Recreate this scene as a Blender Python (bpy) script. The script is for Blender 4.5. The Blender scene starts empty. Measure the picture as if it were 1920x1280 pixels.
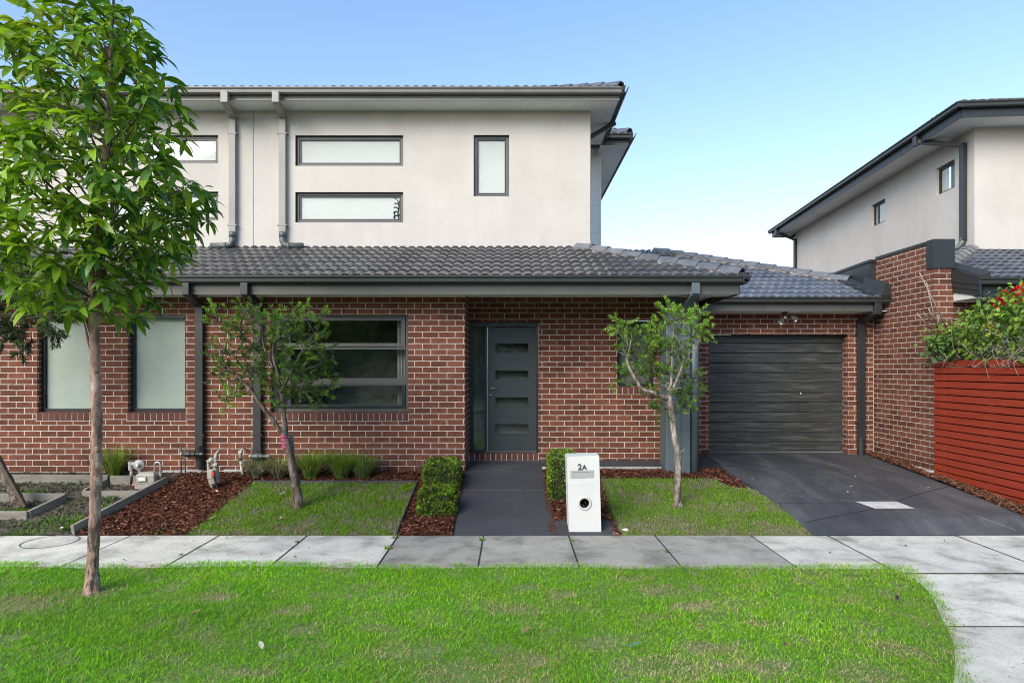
import bpy, bmesh, math, random
import numpy as np
from mathutils import Vector, Matrix

random.seed(5)
rng = np.random.default_rng(7)
SC = bpy.context.scene
COL = SC.collection
R = math.radians

# ------------------------------------------------------------------ survey
# x to the right, y away from the street, z up, metres; z = 0 is the footpath.
# The survey reads a plane by its scale s (pixels of the photograph per metre at that depth).
F, CX, CY, H = 1216.0, 960.0, 690.0, 1.96
def SX(px, s): return (px - CX) / s
def SZ(py, s): return H - (py - CY) / s
def DEP(s): return F / s

# ------------------------------------------------------------------ meshes
class MB:
    def __init__(self):
        self.v, self.f, self.c = [], [], []
        self.col = None
    def add(self, vs, fs):
        o = len(self.v)
        self.v += [tuple(p) for p in vs]
        self.f += [tuple(i + o for i in q) for q in fs]
        if self.col is not None:
            self.c += [self.col] * len(vs)
        return self
    def box(self, x0, x1, y0, y1, z0, z1):
        return self.add([(x0,y0,z0),(x1,y0,z0),(x1,y1,z0),(x0,y1,z0),(x0,y0,z1),(x1,y0,z1),(x1,y1,z1),(x0,y1,z1)],
                        [(0,3,2,1),(4,5,6,7),(0,1,5,4),(1,2,6,5),(2,3,7,6),(3,0,4,7)])
    def prism(self, prof, off):
        n = len(prof); off = Vector(off)
        vs = [Vector(p) for p in prof] + [Vector(p) + off for p in prof]
        fs = [tuple(range(n))[::-1], tuple(range(n, 2*n))]
        for i in range(n):
            j = (i+1) % n
            fs.append((i, j, n+j, n+i))
        return self.add(vs, fs)
    def beam(self, p0, p1, w, h, up=(0,0,1)):
        p0, p1 = Vector(p0), Vector(p1)
        t = (p1-p0).normalized(); u = Vector(up)
        if abs(t.dot(u)) > .98: u = Vector((0,1,0))
        s = t.cross(u).normalized(); u = s.cross(t).normalized()
        prof = [p0 - s*w/2 - u*h/2, p0 + s*w/2 - u*h/2, p0 + s*w/2 + u*h/2, p0 - s*w/2 + u*h/2]
        return self.prism(prof, p1-p0)
    def tube(self, pts, rad, n=8, cap=True):
        pts = [Vector(p) for p in pts]
        if not hasattr(rad, '__len__'): rad = [rad]*len(pts)
        t0 = (pts[1]-pts[0]).normalized()
        a = Vector((0,0,1)) if abs(t0.z) < .9 else Vector((1,0,0))
        u = t0.cross(a).normalized()
        vs = []
        for i, p in enumerate(pts):
            t = (pts[min(i+1, len(pts)-1)] - pts[max(i-1, 0)]).normalized()
            u = (u - t*u.dot(t)).normalized(); w = t.cross(u)
            for k in range(n):
                an = 2*math.pi*k/n
                vs.append(p + (u*math.cos(an) + w*math.sin(an))*rad[i])
        fs = []
        for i in range(len(pts)-1):
            for k in range(n):
                k2 = (k+1) % n
                fs.append((i*n+k, i*n+k2, (i+1)*n+k2, (i+1)*n+k))
        if cap:
            fs.append(tuple(range(n))[::-1]); fs.append(tuple((len(pts)-1)*n+k for k in range(n)))
        return self.add(vs, fs)
    def lathe(self, c, axis, prof, n=20):
        # prof: (distance along axis, radius)
        c, ax = Vector(c), Vector(axis).normalized()
        a = Vector((0,0,1)) if abs(ax.z) < .9 else Vector((1,0,0))
        u = ax.cross(a).normalized(); w = ax.cross(u)
        vs = []
        for (h, r) in prof:
            for k in range(n):
                an = 2*math.pi*k/n
                vs.append(c + ax*h + (u*math.cos(an)+w*math.sin(an))*max(r, 1e-4))
        fs = []
        for i in range(len(prof)-1):
            for k in range(n):
                k2 = (k+1) % n
                fs.append((i*n+k, i*n+k2, (i+1)*n+k2, (i+1)*n+k))
        return self.add(vs, fs)
    def frame(self, x0, x1, z0, z1, y0, y1, w, wt=None, wb=None):
        wt = wt or w; wb = wb or w
        self.box(x0, x0+w, y0, y1, z0, z1); self.box(x1-w, x1, y0, y1, z0, z1)
        self.box(x0+w, x1-w, y0, y1, z1-wt, z1); self.box(x0+w, x1-w, y0, y1, z0, z0+wb)
        return self
    def wall(self, x0, x1, z0, z1, y, ops, rev=.11):
        """front sheet facing the street with reveals round the openings"""
        xs = sorted({x0, x1, *[o[0] for o in ops], *[o[1] for o in ops]})
        zs = sorted({z0, z1, *[o[2] for o in ops], *[o[3] for o in ops]})
        for i in range(len(xs)-1):
            for j in range(len(zs)-1):
                cx, cz = (xs[i]+xs[i+1])/2, (zs[j]+zs[j+1])/2
                if any(o[0] < cx < o[1] and o[2] < cz < o[3] for o in ops): continue
                self.add([(xs[i],y,zs[j]),(xs[i+1],y,zs[j]),(xs[i+1],y,zs[j+1]),(xs[i],y,zs[j+1])], [(0,1,2,3)])
        for (a, b, c, d) in [o[:4] for o in ops]:
            for q in ([(a,y,c),(a,y,d),(a,y+rev,d),(a,y+rev,c)], [(b,y,c),(b,y+rev,c),(b,y+rev,d),(b,y,d)],
                      [(a,y,d),(b,y,d),(b,y+rev,d),(a,y+rev,d)], [(a,y,c),(a,y+rev,c),(b,y+rev,c),(b,y,c)]):
                self.add(q, [(0,1,2,3)])
        return self

from mathutils import noise as mnoise
def roughen(mb, amp, scale, z_amp=None):
    """push the vertices about with smooth noise so that bark is not a turned pole"""
    out = []
    for v in mb.v:
        p = Vector(v); a = amp*(z_amp(p.z) if z_amp else 1)
        out.append(tuple(p + (mnoise.noise_vector(Vector((p.x*scale, p.y*scale, p.z*scale*.45)))*.6 + mnoise.noise_vector(p*scale*2.7)*.4)*a))
    mb.v = out; return mb

def link(name, me, m, parent=None):
    o = bpy.data.objects.new(name, me); COL.objects.link(o)
    if m is not None: me.materials.append(m)
    if parent is not None:
        o.parent = parent
        base = parent
        while base.parent is not None: base = base.parent
        # children keep world coordinates
        o.matrix_parent_inverse = Matrix.Translation(-base.location) if parent is base else Matrix.Identity(4)
    return o

def obj(name, mb, m, parent=None, smooth=False, bevel=0, weld=False):
    me = bpy.data.meshes.new(name)
    me.from_pydata(mb.v, [], mb.f)
    if mb.c:
        at = me.color_attributes.new('Col', 'FLOAT_COLOR', 'POINT')
        at.data.foreach_set('color', np.array([(c[0],c[1],c[2],1) for c in mb.c], dtype=np.float32).ravel())
    bm = bmesh.new(); bm.from_mesh(me)
    if weld: bmesh.ops.remove_doubles(bm, verts=bm.verts, dist=.0004)
    bmesh.ops.recalc_face_normals(bm, faces=bm.faces)
    bm.to_mesh(me); bm.free()
    if smooth: me.shade_smooth()
    o = link(name, me, m, parent)
    if bevel:
        b = o.modifiers.new('Bevel', 'BEVEL'); b.width = bevel; b.segments = 2; b.limit_method = 'ANGLE'
    return o

def thing(name, label, cat, loc=(0,0,0), group=None):
    o = bpy.data.objects.new(name, None); COL.objects.link(o)
    o.location = loc; o.empty_display_size = .2
    o['label'] = label; o['category'] = cat
    if group: o['group'] = group
    bpy.context.view_layer.update()
    return o
def tag(o, label=None, cat=None, group=None, kind=None):
    if label: o['label'] = label
    if cat: o['category'] = cat
    if group: o['group'] = group
    if kind: o['kind'] = kind
    return o

def copies(tv, tf, M3, pos, cols, name, m, parent=None, smooth=True, shade=None):
    """many copies of a small template baked in one mesh: leaves, blades, bark chips"""
    tv = np.asarray(tv, np.float32); n = len(pos); k = len(tv)
    V = np.einsum('nij,kj->nki', np.asarray(M3, np.float32), tv) + np.asarray(pos, np.float32)[:, None, :]
    lens = np.array([len(f) for f in tf]); flat = np.concatenate([np.array(f) for f in tf])
    L = (flat[None, :] + (np.arange(n)*k)[:, None]).ravel()
    tot = np.tile(lens, n); start = np.concatenate([[0], np.cumsum(tot)[:-1]])
    me = bpy.data.meshes.new(name)
    me.vertices.add(n*k); me.vertices.foreach_set('co', V.ravel())
    me.loops.add(len(L)); me.loops.foreach_set('vertex_index', L.astype(np.int32))
    me.polygons.add(len(tot)); me.polygons.foreach_set('loop_start', start.astype(np.int32))
    C = np.ones((n, k, 4), np.float32); C[:, :, :3] = np.asarray(cols, np.float32)[:, None, :]
    if shade is not None: C[:, :, :3] *= np.asarray(shade, np.float32)[None, :, None]
    me.update(calc_edges=True)
    at = me.color_attributes.new('Col', 'FLOAT_COLOR', 'POINT'); at.data.foreach_set('color', C.ravel())
    if smooth: me.shade_smooth()
    return link(name, me, m, parent)

def bases(d, up=(0,0,1), roll=None):
    """rotation matrices whose x axis is d"""
    d = np.asarray(d, float); d = d/np.linalg.norm(d, axis=1, keepdims=True)
    up = np.broadcast_to(np.asarray(up, float), d.shape).copy()
    bad = np.abs((d*up).sum(1)) > .97; up[bad] = (1, .2, 0)
    y = np.cross(up, d); y /= np.linalg.norm(y, axis=1, keepdims=True)
    z = np.cross(d, y)
    if roll is not None:
        c, s = np.cos(roll)[:, None], np.sin(roll)[:, None]
        y, z = y*c + z*s, z*c - y*s
    return np.stack([d, y, z], axis=2)

def leaf_template(w=.3, droop=.35, fold=.12, n=5):
    """unit-length leaf along +x, folded on its midrib and curving down"""
    v, f = [], []
    for i in range(n):
        t = i/(n-1)
        hw = w*.5*(math.sin(math.pi*min(1, t*.92+.04))**.8)*(1 if t < 1 else .05)
        x, z = t*(1-.1*droop*t), -droop*t*t
        v += [(x, -hw, z+fold*hw*2), (x, 0, z), (x, hw, z+fold*hw*2)]
    for i in range(n-1):
        a = i*3
        f += [(a, a+3, a+4, a+1), (a+1, a+4, a+5, a+2)]
    return v, f

# blade standing on z
BLADE_V = [(-.5,0,0),(.5,0,0),(-.38,.12,.55),(.38,.12,.55),(0,.42,1)]
BLADE_F = [(0,1,3,2),(2,3,4)]
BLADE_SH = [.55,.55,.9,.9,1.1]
def blades(pts, hgt, wid, lean, cols, name, m, parent=None):
    n = len(pts)
    a = rng.uniform(0, 2*math.pi, n); ca, sa = np.cos(a), np.sin(a)
    M3 = np.zeros((n,3,3))
    M3[:,0,0] = ca*wid; M3[:,1,0] = sa*wid
    M3[:,0,1] = -sa*hgt*lean; M3[:,1,1] = ca*hgt*lean
    M3[:,2,2] = hgt
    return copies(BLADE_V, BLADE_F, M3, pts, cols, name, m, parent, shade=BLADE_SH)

class Field:
    """smooth random field for patches, about 0..1"""
    def __init__(self, seed, wl, n=40):
        r = np.random.default_rng(seed)
        an = r.uniform(0, 2*math.pi, n); k = 2*math.pi/(wl*r.uniform(.6, 1.8, n))
        self.kx, self.ky, self.p = k*np.cos(an), k*np.sin(an), r.uniform(0, 6.28, n)
    def __call__(self, x, y):
        s = np.sin(np.multiply.outer(x, self.kx) + np.multiply.outer(y, self.ky) + self.p).sum(-1)/math.sqrt(len(self.p)/2)
        return np.clip(.5 + .3*s, 0, 1)

# ------------------------------------------------------------------ materials
class NT:
    def __init__(self, name):
        self.m = bpy.data.materials.new(name); self.m.use_nodes = True
        self.t = self.m.node_tree; self.b = self.t.nodes['Principled BSDF']; self.out = self.t.nodes['Material Output']
    def n(self, typ, **kw):
        nd = self.t.nodes.new('ShaderNode' + typ)
        for k, v in kw.items():
            if k.startswith('_'): setattr(nd, k[1:], v)
            else:
                key = k.replace('__', ' ')
                nd.inputs[int(key[1:]) if key[0] == 'i' and key[1:].isdigit() else key].default_value = v
        return nd
    def l(self, a, b): self.t.links.new(a, b)
    def set(self, **kw):
        for k, v in kw.items(): self.b.inputs[k.replace('__', ' ')].default_value = v
    def co(self): return self.n('TexCoord').outputs['Object']
    def noise(self, scale, detail=4, rough=.55, vec=None, dist=0):
        nd = self.n('TexNoise', Scale=scale, Detail=detail, Roughness=rough, Distortion=dist)
        self.l(vec or self.co(), nd.inputs['Vector']); return nd.outputs['Fac']
    def ramp(self, fac, stops, interp='LINEAR'):
        nd = self.n('ValToRGB'); cr = nd.color_ramp; cr.interpolation = interp
        while len(cr.elements) < len(stops): cr.elements.new(.5)
        for e, (p, c) in zip(cr.elements, stops):
            e.position = p; e.color = (c, c, c, 1) if not hasattr(c, '__len__') else (*c, 1)
        self.l(fac, nd.inputs['Fac']); return nd.outputs['Color']
    def mix(self, fac, a, b, mode='MIX'):
        nd = self.n('Mix', _data_type='RGBA', _blend_type=mode)
        for s, i in ((fac, 0), (a, 6), (b, 7)):
            if hasattr(s, 'is_linked'): self.l(s, nd.inputs[i])
            elif hasattr(s, '__len__'): nd.inputs[i].default_value = (*s, 1)
            else: nd.inputs[i].default_value = s if i == 0 else (s, s, s, 1)
        return nd.outputs[2]
    def math(self, op, a, b=0.0, clamp=False):
        nd = self.n('Math', _operation=op, _use_clamp=clamp)
        for s, i in ((a, 0), (b, 1)):
            if hasattr(s, 'is_linked'): self.l(s, nd.inputs[i])
            else: nd.inputs[i].default_value = s
        return nd.outputs[0]
    def base(self, c): self.l(c, self.b.inputs['Base Color'])
    def bump(self, h, strength=.3, dist=.01):
        nd = self.n('Bump', Strength=strength, Distance=dist); self.l(h, nd.inputs['Height'])
        self.l(nd.outputs['Normal'], self.b.inputs['Normal'])

def plain(name, col, rough=.5, var=.18, scale=6, fine=120, bump=.15, metal=0, spec=.5, stretch=None):
    """painted, cast or sawn surface: base colour with large stains and fine grain"""
    t = NT(name); t.set(Roughness=rough, Metallic=metal); t.b.inputs['Specular IOR Level'].default_value = spec
    v = t.co()
    if stretch:
        mp = t.n('Mapping', Scale=stretch); t.l(v, mp.inputs['Vector']); v = mp.outputs['Vector']
    big, small = t.noise(scale, 5, .6, v), t.noise(fine, 3, .6, v)
    f = t.math('ADD', t.math('MULTIPLY', big, .65), t.math('MULTIPLY', small, .35))
    lo = [c*(1-var*1.6) for c in col]; hi = [min(1, c*(1+var)) for c in col]
    t.base(t.ramp(f, [(.3, lo), (.5, col), (.7, hi)]))
    if bump: t.bump(small, bump, .003)
    return t.m

def brick_mat(name, c1, c2, c3, mortar, zoff=0.0, uoff=0.0):
    t = NT(name)
    g = t.n('NewGeometry'); sp = t.n('SeparateXYZ'); t.l(t.co(), sp.inputs[0])
    sn = t.n('SeparateXYZ'); t.l(g.outputs['True Normal'], sn.inputs[0])
    side = t.math('GREATER_THAN', t.math('ABSOLUTE', sn.outputs[0]), .5)
    mx = t.n('Mix', _data_type='FLOAT'); t.l(side, mx.inputs[0]); t.l(sp.outputs[0], mx.inputs[2]); t.l(sp.outputs[1], mx.inputs[3])
    cb = t.n('CombineXYZ'); t.l(t.math('ADD', mx.outputs[0], uoff + 40*.24), cb.inputs[0]); t.l(t.math('ADD', sp.outputs[2], zoff + 10*.086), cb.inputs[1])
    # slightly wandering joints
    wob = t.n('TexNoise', Scale=9, Detail=2); t.l(cb.outputs[0], wob.inputs['Vector'])
    sub = t.n('VectorMath', _operation='SUBTRACT'); t.l(wob.outputs['Color'], sub.inputs[0]); sub.inputs[1].default_value = (.5,.5,.5)
    scl = t.n('VectorMath', _operation='SCALE'); t.l(sub.outputs[0], scl.inputs[0]); scl.inputs['Scale'].default_value = .0065
    ad = t.n('VectorMath', _operation='ADD'); t.l(cb.outputs[0], ad.inputs[0]); t.l(scl.outputs[0], ad.inputs[1])
    br = t.n('TexBrick', Scale=1, Bias=0, Color1=(0,0,0,1), Color2=(1,1,1,1), Mortar=(0,0,0,1))
    br.inputs['Mortar Size'].default_value = .0053; br.inputs['Mortar Smooth'].default_value = .12
    br.inputs['Brick Width'].default_value = .24; br.inputs['Row Height'].default_value = .086
    t.l(ad.outputs[0], br.inputs['Vector'])
    tint = t.ramp(br.outputs['Color'], [(0, c1), (.45, c2), (1, c3)])
    grain = t.noise(95, 4, .7); spk = t.noise(210, 2, .6); blot = t.noise(3.2, 4, .6)
    col = t.mix(t.ramp(grain, [(.35, .0), (.75, .8)]), tint, [c*.42 for c in c1])
    col = t.mix(t.ramp(spk, [(.66, 0), (.74, .3)]), col, (.34,.2,.16))
    col = t.mix(.65, col, t.mix(1, col, t.ramp(blot, [(.3, .55), (.7, 1.3)]), 'MULTIPLY'))
    # mortar smears and dust, and grime low on the wall
    col = t.mix(t.ramp(t.noise(5.5, 6, .75, dist=.8), [(.60, 0), (.75, .30)]), col, (.30,.24,.20))
    low = t.ramp(t.math('ADD', sp.outputs[2], t.math('MULTIPLY', t.noise(2.2, 5, .7), .7)), [(.62, .55), (1.0, 1.0)])
    col = t.mix(1, col, low, 'MULTIPLY')
    mo = t.mix(t.ramp(t.noise(14, 6, .75), [(.32, 0), (.62, 1)]), [c*.5 for c in mortar], mortar)
    mo = t.mix(1, mo, low, 'MULTIPLY')
    t.base(t.mix(br.outputs['Fac'], col, mo))
    t.set(Roughness=.85); t.b.inputs['Specular IOR Level'].default_value = .25
    hgt = t.math('SUBTRACT', t.math('MULTIPLY', grain, .25), br.outputs['Fac'])
    t.bump(hgt, .7, .006)
    return t.m

def attr_mat(name, rough=.5, spec=.4, transl=.25, var=.0, bump=None):
    t = NT(name); a = t.n('VertexColor', _layer_name='Col')
    c = a.outputs['Color']
    if var:
        c = t.mix(1, c, t.ramp(t.noise(60, 3), [(.3, 1-var), (.7, 1+var*.6)]), 'MULTIPLY')
    t.base(c); t.set(Roughness=rough); t.b.inputs['Specular IOR Level'].default_value = spec
    if bump: t.bump(t.noise(bump, 3), .3, .004)
    if transl:
        tr = t.n('BsdfTranslucent'); t.l(t.mix(1, c, (1.25,1.25,.6), 'MULTIPLY'), tr.inputs['Color'])
        ms = t.n('MixShader', Fac=transl); t.l(t.b.outputs[0], ms.inputs[1]); t.l(tr.outputs[0], ms.inputs[2])
        t.l(ms.outputs[0], t.out.inputs['Surface'])
    return t.m

def glass_mat(name, tint=(1,1,1), rough=.01, extra=.03):
    t = NT(name); t.t.nodes.remove(t.b)
    tr = t.n('BsdfTransparent', Color=(*tint, 1)); gl = t.n('BsdfGlossy', Roughness=rough)
    # faint waviness of the sheet so that reflections bend
    nz = t.noise(1.7, 2); bp = t.n('Bump', Strength=.05, Distance=.02); t.l(nz, bp.inputs['Height']); t.l(bp.outputs[0], gl.inputs['Normal'])
    fr = t.n('Fresnel', IOR=1.52); ms = t.n('MixShader')
    front = t.math('SUBTRACT', 1.0, t.n('NewGeometry').outputs['Backfacing'])
    t.l(t.math('MULTIPLY', t.math('ADD', fr.outputs[0], extra, True), front), ms.inputs[0]); t.l(tr.outputs[0], ms.inputs[1]); t.l(gl.outputs[0], ms.inputs[2])
    t.l(ms.outputs[0], t.out.inputs['Surface'])
    return t.m

def concrete_mat(name, attr=True, col=(.4,.39,.37), stain=(.45, 1.15), scale=2.2):
    t = NT(name); t.set(Roughness=.85); t.b.inputs['Specular IOR Level'].default_value = .3
    if attr: c = t.n('VertexColor', _layer_name='Col').outputs['Color']
    else:
        c = t.n('RGB'); c.outputs[0].default_value = (*col, 1); c = c.outputs[0]
    c = t.mix(1, c, t.ramp(t.noise(scale, 6, .65, dist=.4), [(.3, stain[0]), (.5, .92), (.72, stain[1])]), 'MULTIPLY')
    c = t.mix(t.ramp(t.noise(14, 5, .7), [(.54, 0), (.74, .6)]), c, t.mix(1, c, .5, 'MULTIPLY'))
    c = t.mix(t.ramp(t.noise(130, 3, .7), [(.62, 0), (.72, .6)]), c, t.mix(1, c, .45, 'MULTIPLY'))
    c = t.mix(t.ramp(t.noise(48, 2, .5), [(.64, 0), (.69, .75)]), c, t.mix(1, c, .35, 'MULTIPLY'))
    t.base(c); t.bump(t.noise(110, 4, .7), .35, .004)
    return t.m

MT = {}
MT['brick'] = brick_mat('red_brown_brick', (.128,.045,.027), (.178,.060,.035), (.228,.078,.044), (.64,.59,.53))
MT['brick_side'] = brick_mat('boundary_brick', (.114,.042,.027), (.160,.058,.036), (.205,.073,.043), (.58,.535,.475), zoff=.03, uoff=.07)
def soldier_mat():
    t = NT('soldier_brick'); t.set(Roughness=.85)
    a = t.n('VertexColor', _layer_name='Col').outputs['Color']
    t.base(t.mix(t.ramp(t.noise(95, 4, .7), [(.4, 0), (.75, .7)]), a, (.035,.014,.011))); t.bump(t.noise(95,4,.7), .4, .003)
    return t.m
MT['soldier'] = soldier_mat()
MT['mortar'] = plain('mortar_joint', (.52,.48,.43), .9, .2, 20)
def stucco():
    t = NT('render_wall'); t.set(Roughness=.9); t.b.inputs['Specular IOR Level'].default_value = .2
    c = t.ramp(t.noise(1.1, 6, .6, dist=.5), [(.28, (.465,.433,.397)), (.55, (.515,.481,.443)), (.78, (.548,.516,.477))])
    mp = t.n('Mapping', Scale=(3, 3, .5)); t.l(t.co(), mp.inputs['Vector'])
    c = t.mix(1, c, t.ramp(t.noise(1, 5, .6, mp.outputs[0]), [(.35, .965), (.62, 1.02)]), 'MULTIPLY')
    c = t.mix(1, c, t.ramp(t.noise(160, 3, .7), [(.3, .9), (.7, 1.06)]), 'MULTIPLY')
    t.base(c); t.bump(t.noise(160, 4, .75), .5, .004); return t.m
MT['stucco'] = stucco()
MT['gutter'] = plain('dark_grey_steel_paint', (.030,.033,.031), .38, .15, 3, 90, .03)
MT['fascia'] = plain('grey_fascia_paint', (.075,.074,.069), .45, .15, 2, 60, .03)
MT['gutter_lit'] = plain('lit_gutter_paint', (.13,.125,.115), .35, .15, 3, 90, .03)  # paler gutter copy: reflected light on the upper eave put into the colour
MT['fascia_lit'] = plain('lit_fascia_paint', (.17,.165,.152), .45, .12, 2, 60, .03)  # paler fascia copy, upper light put into the colour likewise
MT['dark'] = plain('charcoal_paint', (.022,.025,.027), .42, .15, 3, 90, .04)
MT['pipe'] = plain('grey_pipe_paint', (.235,.222,.205), .45, .15, 2.5, 60, .03)
MT['pipe_dark'] = plain('charcoal_pipe_paint', (.020,.022,.023), .45, .2, 2.5, 60, .03)
MT['pvc'] = plain('grey_green_pvc', (.075,.09,.088), .4, .15, 6, 60, .03)
MT['post'] = plain('blue_grey_post_paint', (.082,.110,.120), .5, .12, 2, 60, .04)
MT['soffit'] = plain('soffit_sheet', (.70,.71,.70), .75, .08, 1.5, 60, .05)
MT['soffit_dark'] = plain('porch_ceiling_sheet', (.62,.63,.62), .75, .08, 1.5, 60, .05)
MT['frame'] = plain('window_frame_powdercoat', (.085,.086,.083), .4, .12, 3, 60, .02)
MT['frame_dark'] = plain('dark_window_frame', (.017,.020,.022), .4, .12, 3, 60, .02)
MT['blind_pale'] = plain('pale_roller_blind', (.49,.51,.48), .8, .05, .8, 60, .03)
MT['blind_green'] = plain('grey_green_blind', (.40,.46,.405), .8, .14, 1.2, 90, .05)
MT['interior'] = plain('dim_room', (.12,.14,.12), .9, .5, 1.3, 8, 0)
MT['curtain'] = plain('dim_curtain', (.22,.235,.21), .9, .3, 1.3, 8, 0)
MT['black'] = plain('black_void', (.008,.008,.009), .8, .2, 3, 30, 0)
MT['glass'] = glass_mat('window_glass', extra=.05)
MT['glass_up'] = glass_mat('upper_window_glass', extra=.0)
def door_mat():
    t = NT('door_paint'); t.set(Roughness=.42)
    mp = t.n('Mapping', Scale=(1.5, 1, 60)); t.l(t.co(), mp.inputs['Vector'])
    t.base(t.ramp(t.noise(1, 4, .6, mp.outputs[0]), [(.3, (.030,.038,.041)), (.7, (.041,.051,.054))])); t.bump(t.noise(1, 4, .6, mp.outputs[0]), .1, .002)
    return t.m
MT['door'] = door_mat()
def garage_mat():
    t = NT('garage_door_paint'); t.set(Roughness=.42)
    mp = t.n('Mapping', Scale=(1.6, 1, 26)); t.l(t.co(), mp.inputs['Vector'])
    c = t.ramp(t.noise(1.4, 6, .65, mp.outputs[0], .6), [(.3, (.021,.023,.023)), (.5, (.035,.038,.037)), (.70, (.100,.102,.090))])
    t.base(c); t.bump(t.noise(2, 5, .6, mp.outputs[0]), .25, .003); return t.m
MT['garage'] = garage_mat()
def tile_mat(name, k=(1,1,1)):
    t = NT(name); t.set(Roughness=.36); t.b.inputs['Specular IOR Level'].default_value = .65
    a = t.n('VertexColor', _layer_name='Col').outputs['Color']
    c = t.mix(1, a, t.ramp(t.noise(5, 6, .65), [(.3, .7), (.7, 1.25)]), 'MULTIPLY')
    c = t.mix(t.ramp(t.noise(40, 5, .7), [(.58, 0), (.75, .35)]), c, (.17,.15,.12))
    t.base(t.mix(1, c, k, 'MULTIPLY')); t.bump(t.noise(90, 4, .6), .12, .003)
    t.l(t.ramp(t.noise(9, 4), [(.3, .22), (.7, .40)]), t.b.inputs['Roughness'])
    return t.m
MT['tile'] = tile_mat('concrete_roof_tile')
MT['bed'] = plain('ridge_bedding_mortar', (.21,.18,.15), .9, .25, 8)
MT['board'] = plain('weatherboard_paint', (.90,.89,.82), .6, .04, 2, 60, .03)
MT['footpath'] = concrete_mat('footpath_concrete')
MT['slab_dark'] = concrete_mat('charcoal_path_concrete', False, (.048,.049,.055), (.7, 1.25), 1.2)
MT['drive'] = None
def drive():
    t = NT('charcoal_driveway_concrete'); t.b.inputs['Specular IOR Level'].default_value = .45
    mp = t.n('Mapping', Scale=(1, .28, 1), Rotation=(0,0,R(-14))); t.l(t.co(), mp.inputs['Vector'])
    c = t.ramp(t.noise(1.6, 6, .65, mp.outputs[0], .5), [(.3, (.030,.031,.036)), (.52, (.048,.0495,.055)), (.70, (.095,.095,.099))])
    c = t.mix(t.ramp(t.noise(30, 5, .7), [(.6, 0), (.8, .4)]), c, (.08,.08,.08))
    t.base(c); t.l(t.ramp(t.noise(2.5, 4), [(.3, .48), (.7, .72)]), t.b.inputs['Roughness'])
    t.bump(t.noise(150, 3, .7), .3, .003); return t.m
MT['drive'] = drive()
MT['joint'] = plain('dark_joint', (.02,.02,.02), .9, .2, 10, 60, 0)  # near-black colour of concrete joints, also under the slabs
MT['joint_pale'] = plain('pale_saw_cut', (.16,.16,.165), .9, .3, 10, 60, 0)
MT['joint_red'] = plain('control_joint_sealant', (.20,.075,.055), .8, .2, 10, 60, 0)
MT['cement'] = plain('rough_cement', (.36,.36,.345), .9, .28, 9, 60, .6)
def lawn_soil_mat():
    t = NT('lawn_thatch'); t.set(Roughness=.95)
    t.base(t.mix(t.ramp(t.noise(3.5, 5, .65), [(.47, .0), (.66, .8)]), t.ramp(t.noise(85, 4, .75), [(.36, (.025,.050,.006)), (.5, (.075,.17,.010)), (.64, (.17,.28,.03))]), t.ramp(t.noise(85, 4, .75), [(.36, (.06,.055,.03)), (.5, (.16,.145,.085)), (.66, (.36,.32,.22))])))
    t.bump(t.noise(70, 4, .7), .8, .01); return t.m
MT['asphalt'] = plain('road_asphalt', (.05,.05,.052), .9, .2, 3, 150, .5)
MT['soil'] = plain('dry_garden_soil', (.085,.068,.055), .95, .4, 9, 70, .9)
MT['lawnsoil'] = lawn_soil_mat()
MT['lawnsoil_dry'] = plain('dry_lawn_thatch', (.11,.12,.055), .95, .4, 7, 60, .8)
MT['mulchbase'] = plain('mulch_bed', (.050,.018,.012), .95, .5, 20, 70, .8)
MT['chip'] = attr_mat('bark_chips', .8, .2, 0)
MT['grass'] = attr_mat('grass_blades', .5, .3, .35)
MT['leaf'] = attr_mat('broad_leaves', .38, .45, .38, .25)
MT['needle'] = attr_mat('fine_leaves', .5, .35, .25)
MT['petal'] = attr_mat('petals', .6, .2, .3)
def bark(name, a, b, c, scale=7, dark=.5):
    t = NT(name); t.set(Roughness=.9); t.b.inputs['Specular IOR Level'].default_value = .2
    mp = t.n('Mapping', Scale=(1, 1, .35)); t.l(t.co(), mp.inputs['Vector'])
    f = t.noise(scale, 7, .68, mp.outputs[0], .6)
    col = t.ramp(f, [(.38, a), (.5, b), (.62, c)])
    sp = t.n('SeparateXYZ'); t.l(t.co(), sp.inputs[0])
    flake = t.ramp(t.noise(22, 6, .75, mp.outputs[0]), [(.50, 0), (.58, 1)])
    low = t.ramp(t.math('DIVIDE', sp.outputs[2], 1.1), [(.25, .95), (1, .25)])
    col = t.mix(t.math('MULTIPLY', flake, low), col, (.045,.036,.030))
    t.base(col); t.bump(t.math('ADD', f, t.math('MULTIPLY', flake, -.5)), .7, .012); return t.m
MT['bark_street'] = bark('pinkish_peeling_bark', (.13,.10,.085), (.30,.185,.14), (.44,.36,.31), 9)
MT['bark_brush'] = bark('grey_brown_bark', (.085,.062,.048), (.15,.115,.092), (.24,.20,.17), 14)
MT['bark_pale'] = bark('pale_bark', (.10,.082,.068), (.22,.18,.15), (.38,.34,.30), 18)
MT['twig'] = plain('dry_twig', (.24,.19,.155), .9, .3, 20, 60, .3)
MT['twig_dark'] = plain('brown_twig', (.085,.065,.048), .9, .3, 20, 60, .3)
MT['timber'] = plain('weathered_grey_timber', (.205,.188,.158), .9, .3, 3, 30, .5, stretch=(1,1,4))
MT['timber_dark'] = plain('dark_garden_edging', (.055,.052,.050), .85, .3, 4, 50, .4)
MT['red_timber'] = plain('red_stained_timber', (.24,.030,.012), .55, .22, 4, 40, .3, stretch=(1,.5,9))
MT['white'] = plain('white_letterbox_render', (.55,.55,.54), .6, .055, 4, 150, .25)
MT['steel'] = plain('brushed_steel', (.50,.50,.49), .35, .1, 5, 80, .05, metal=.85)
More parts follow.
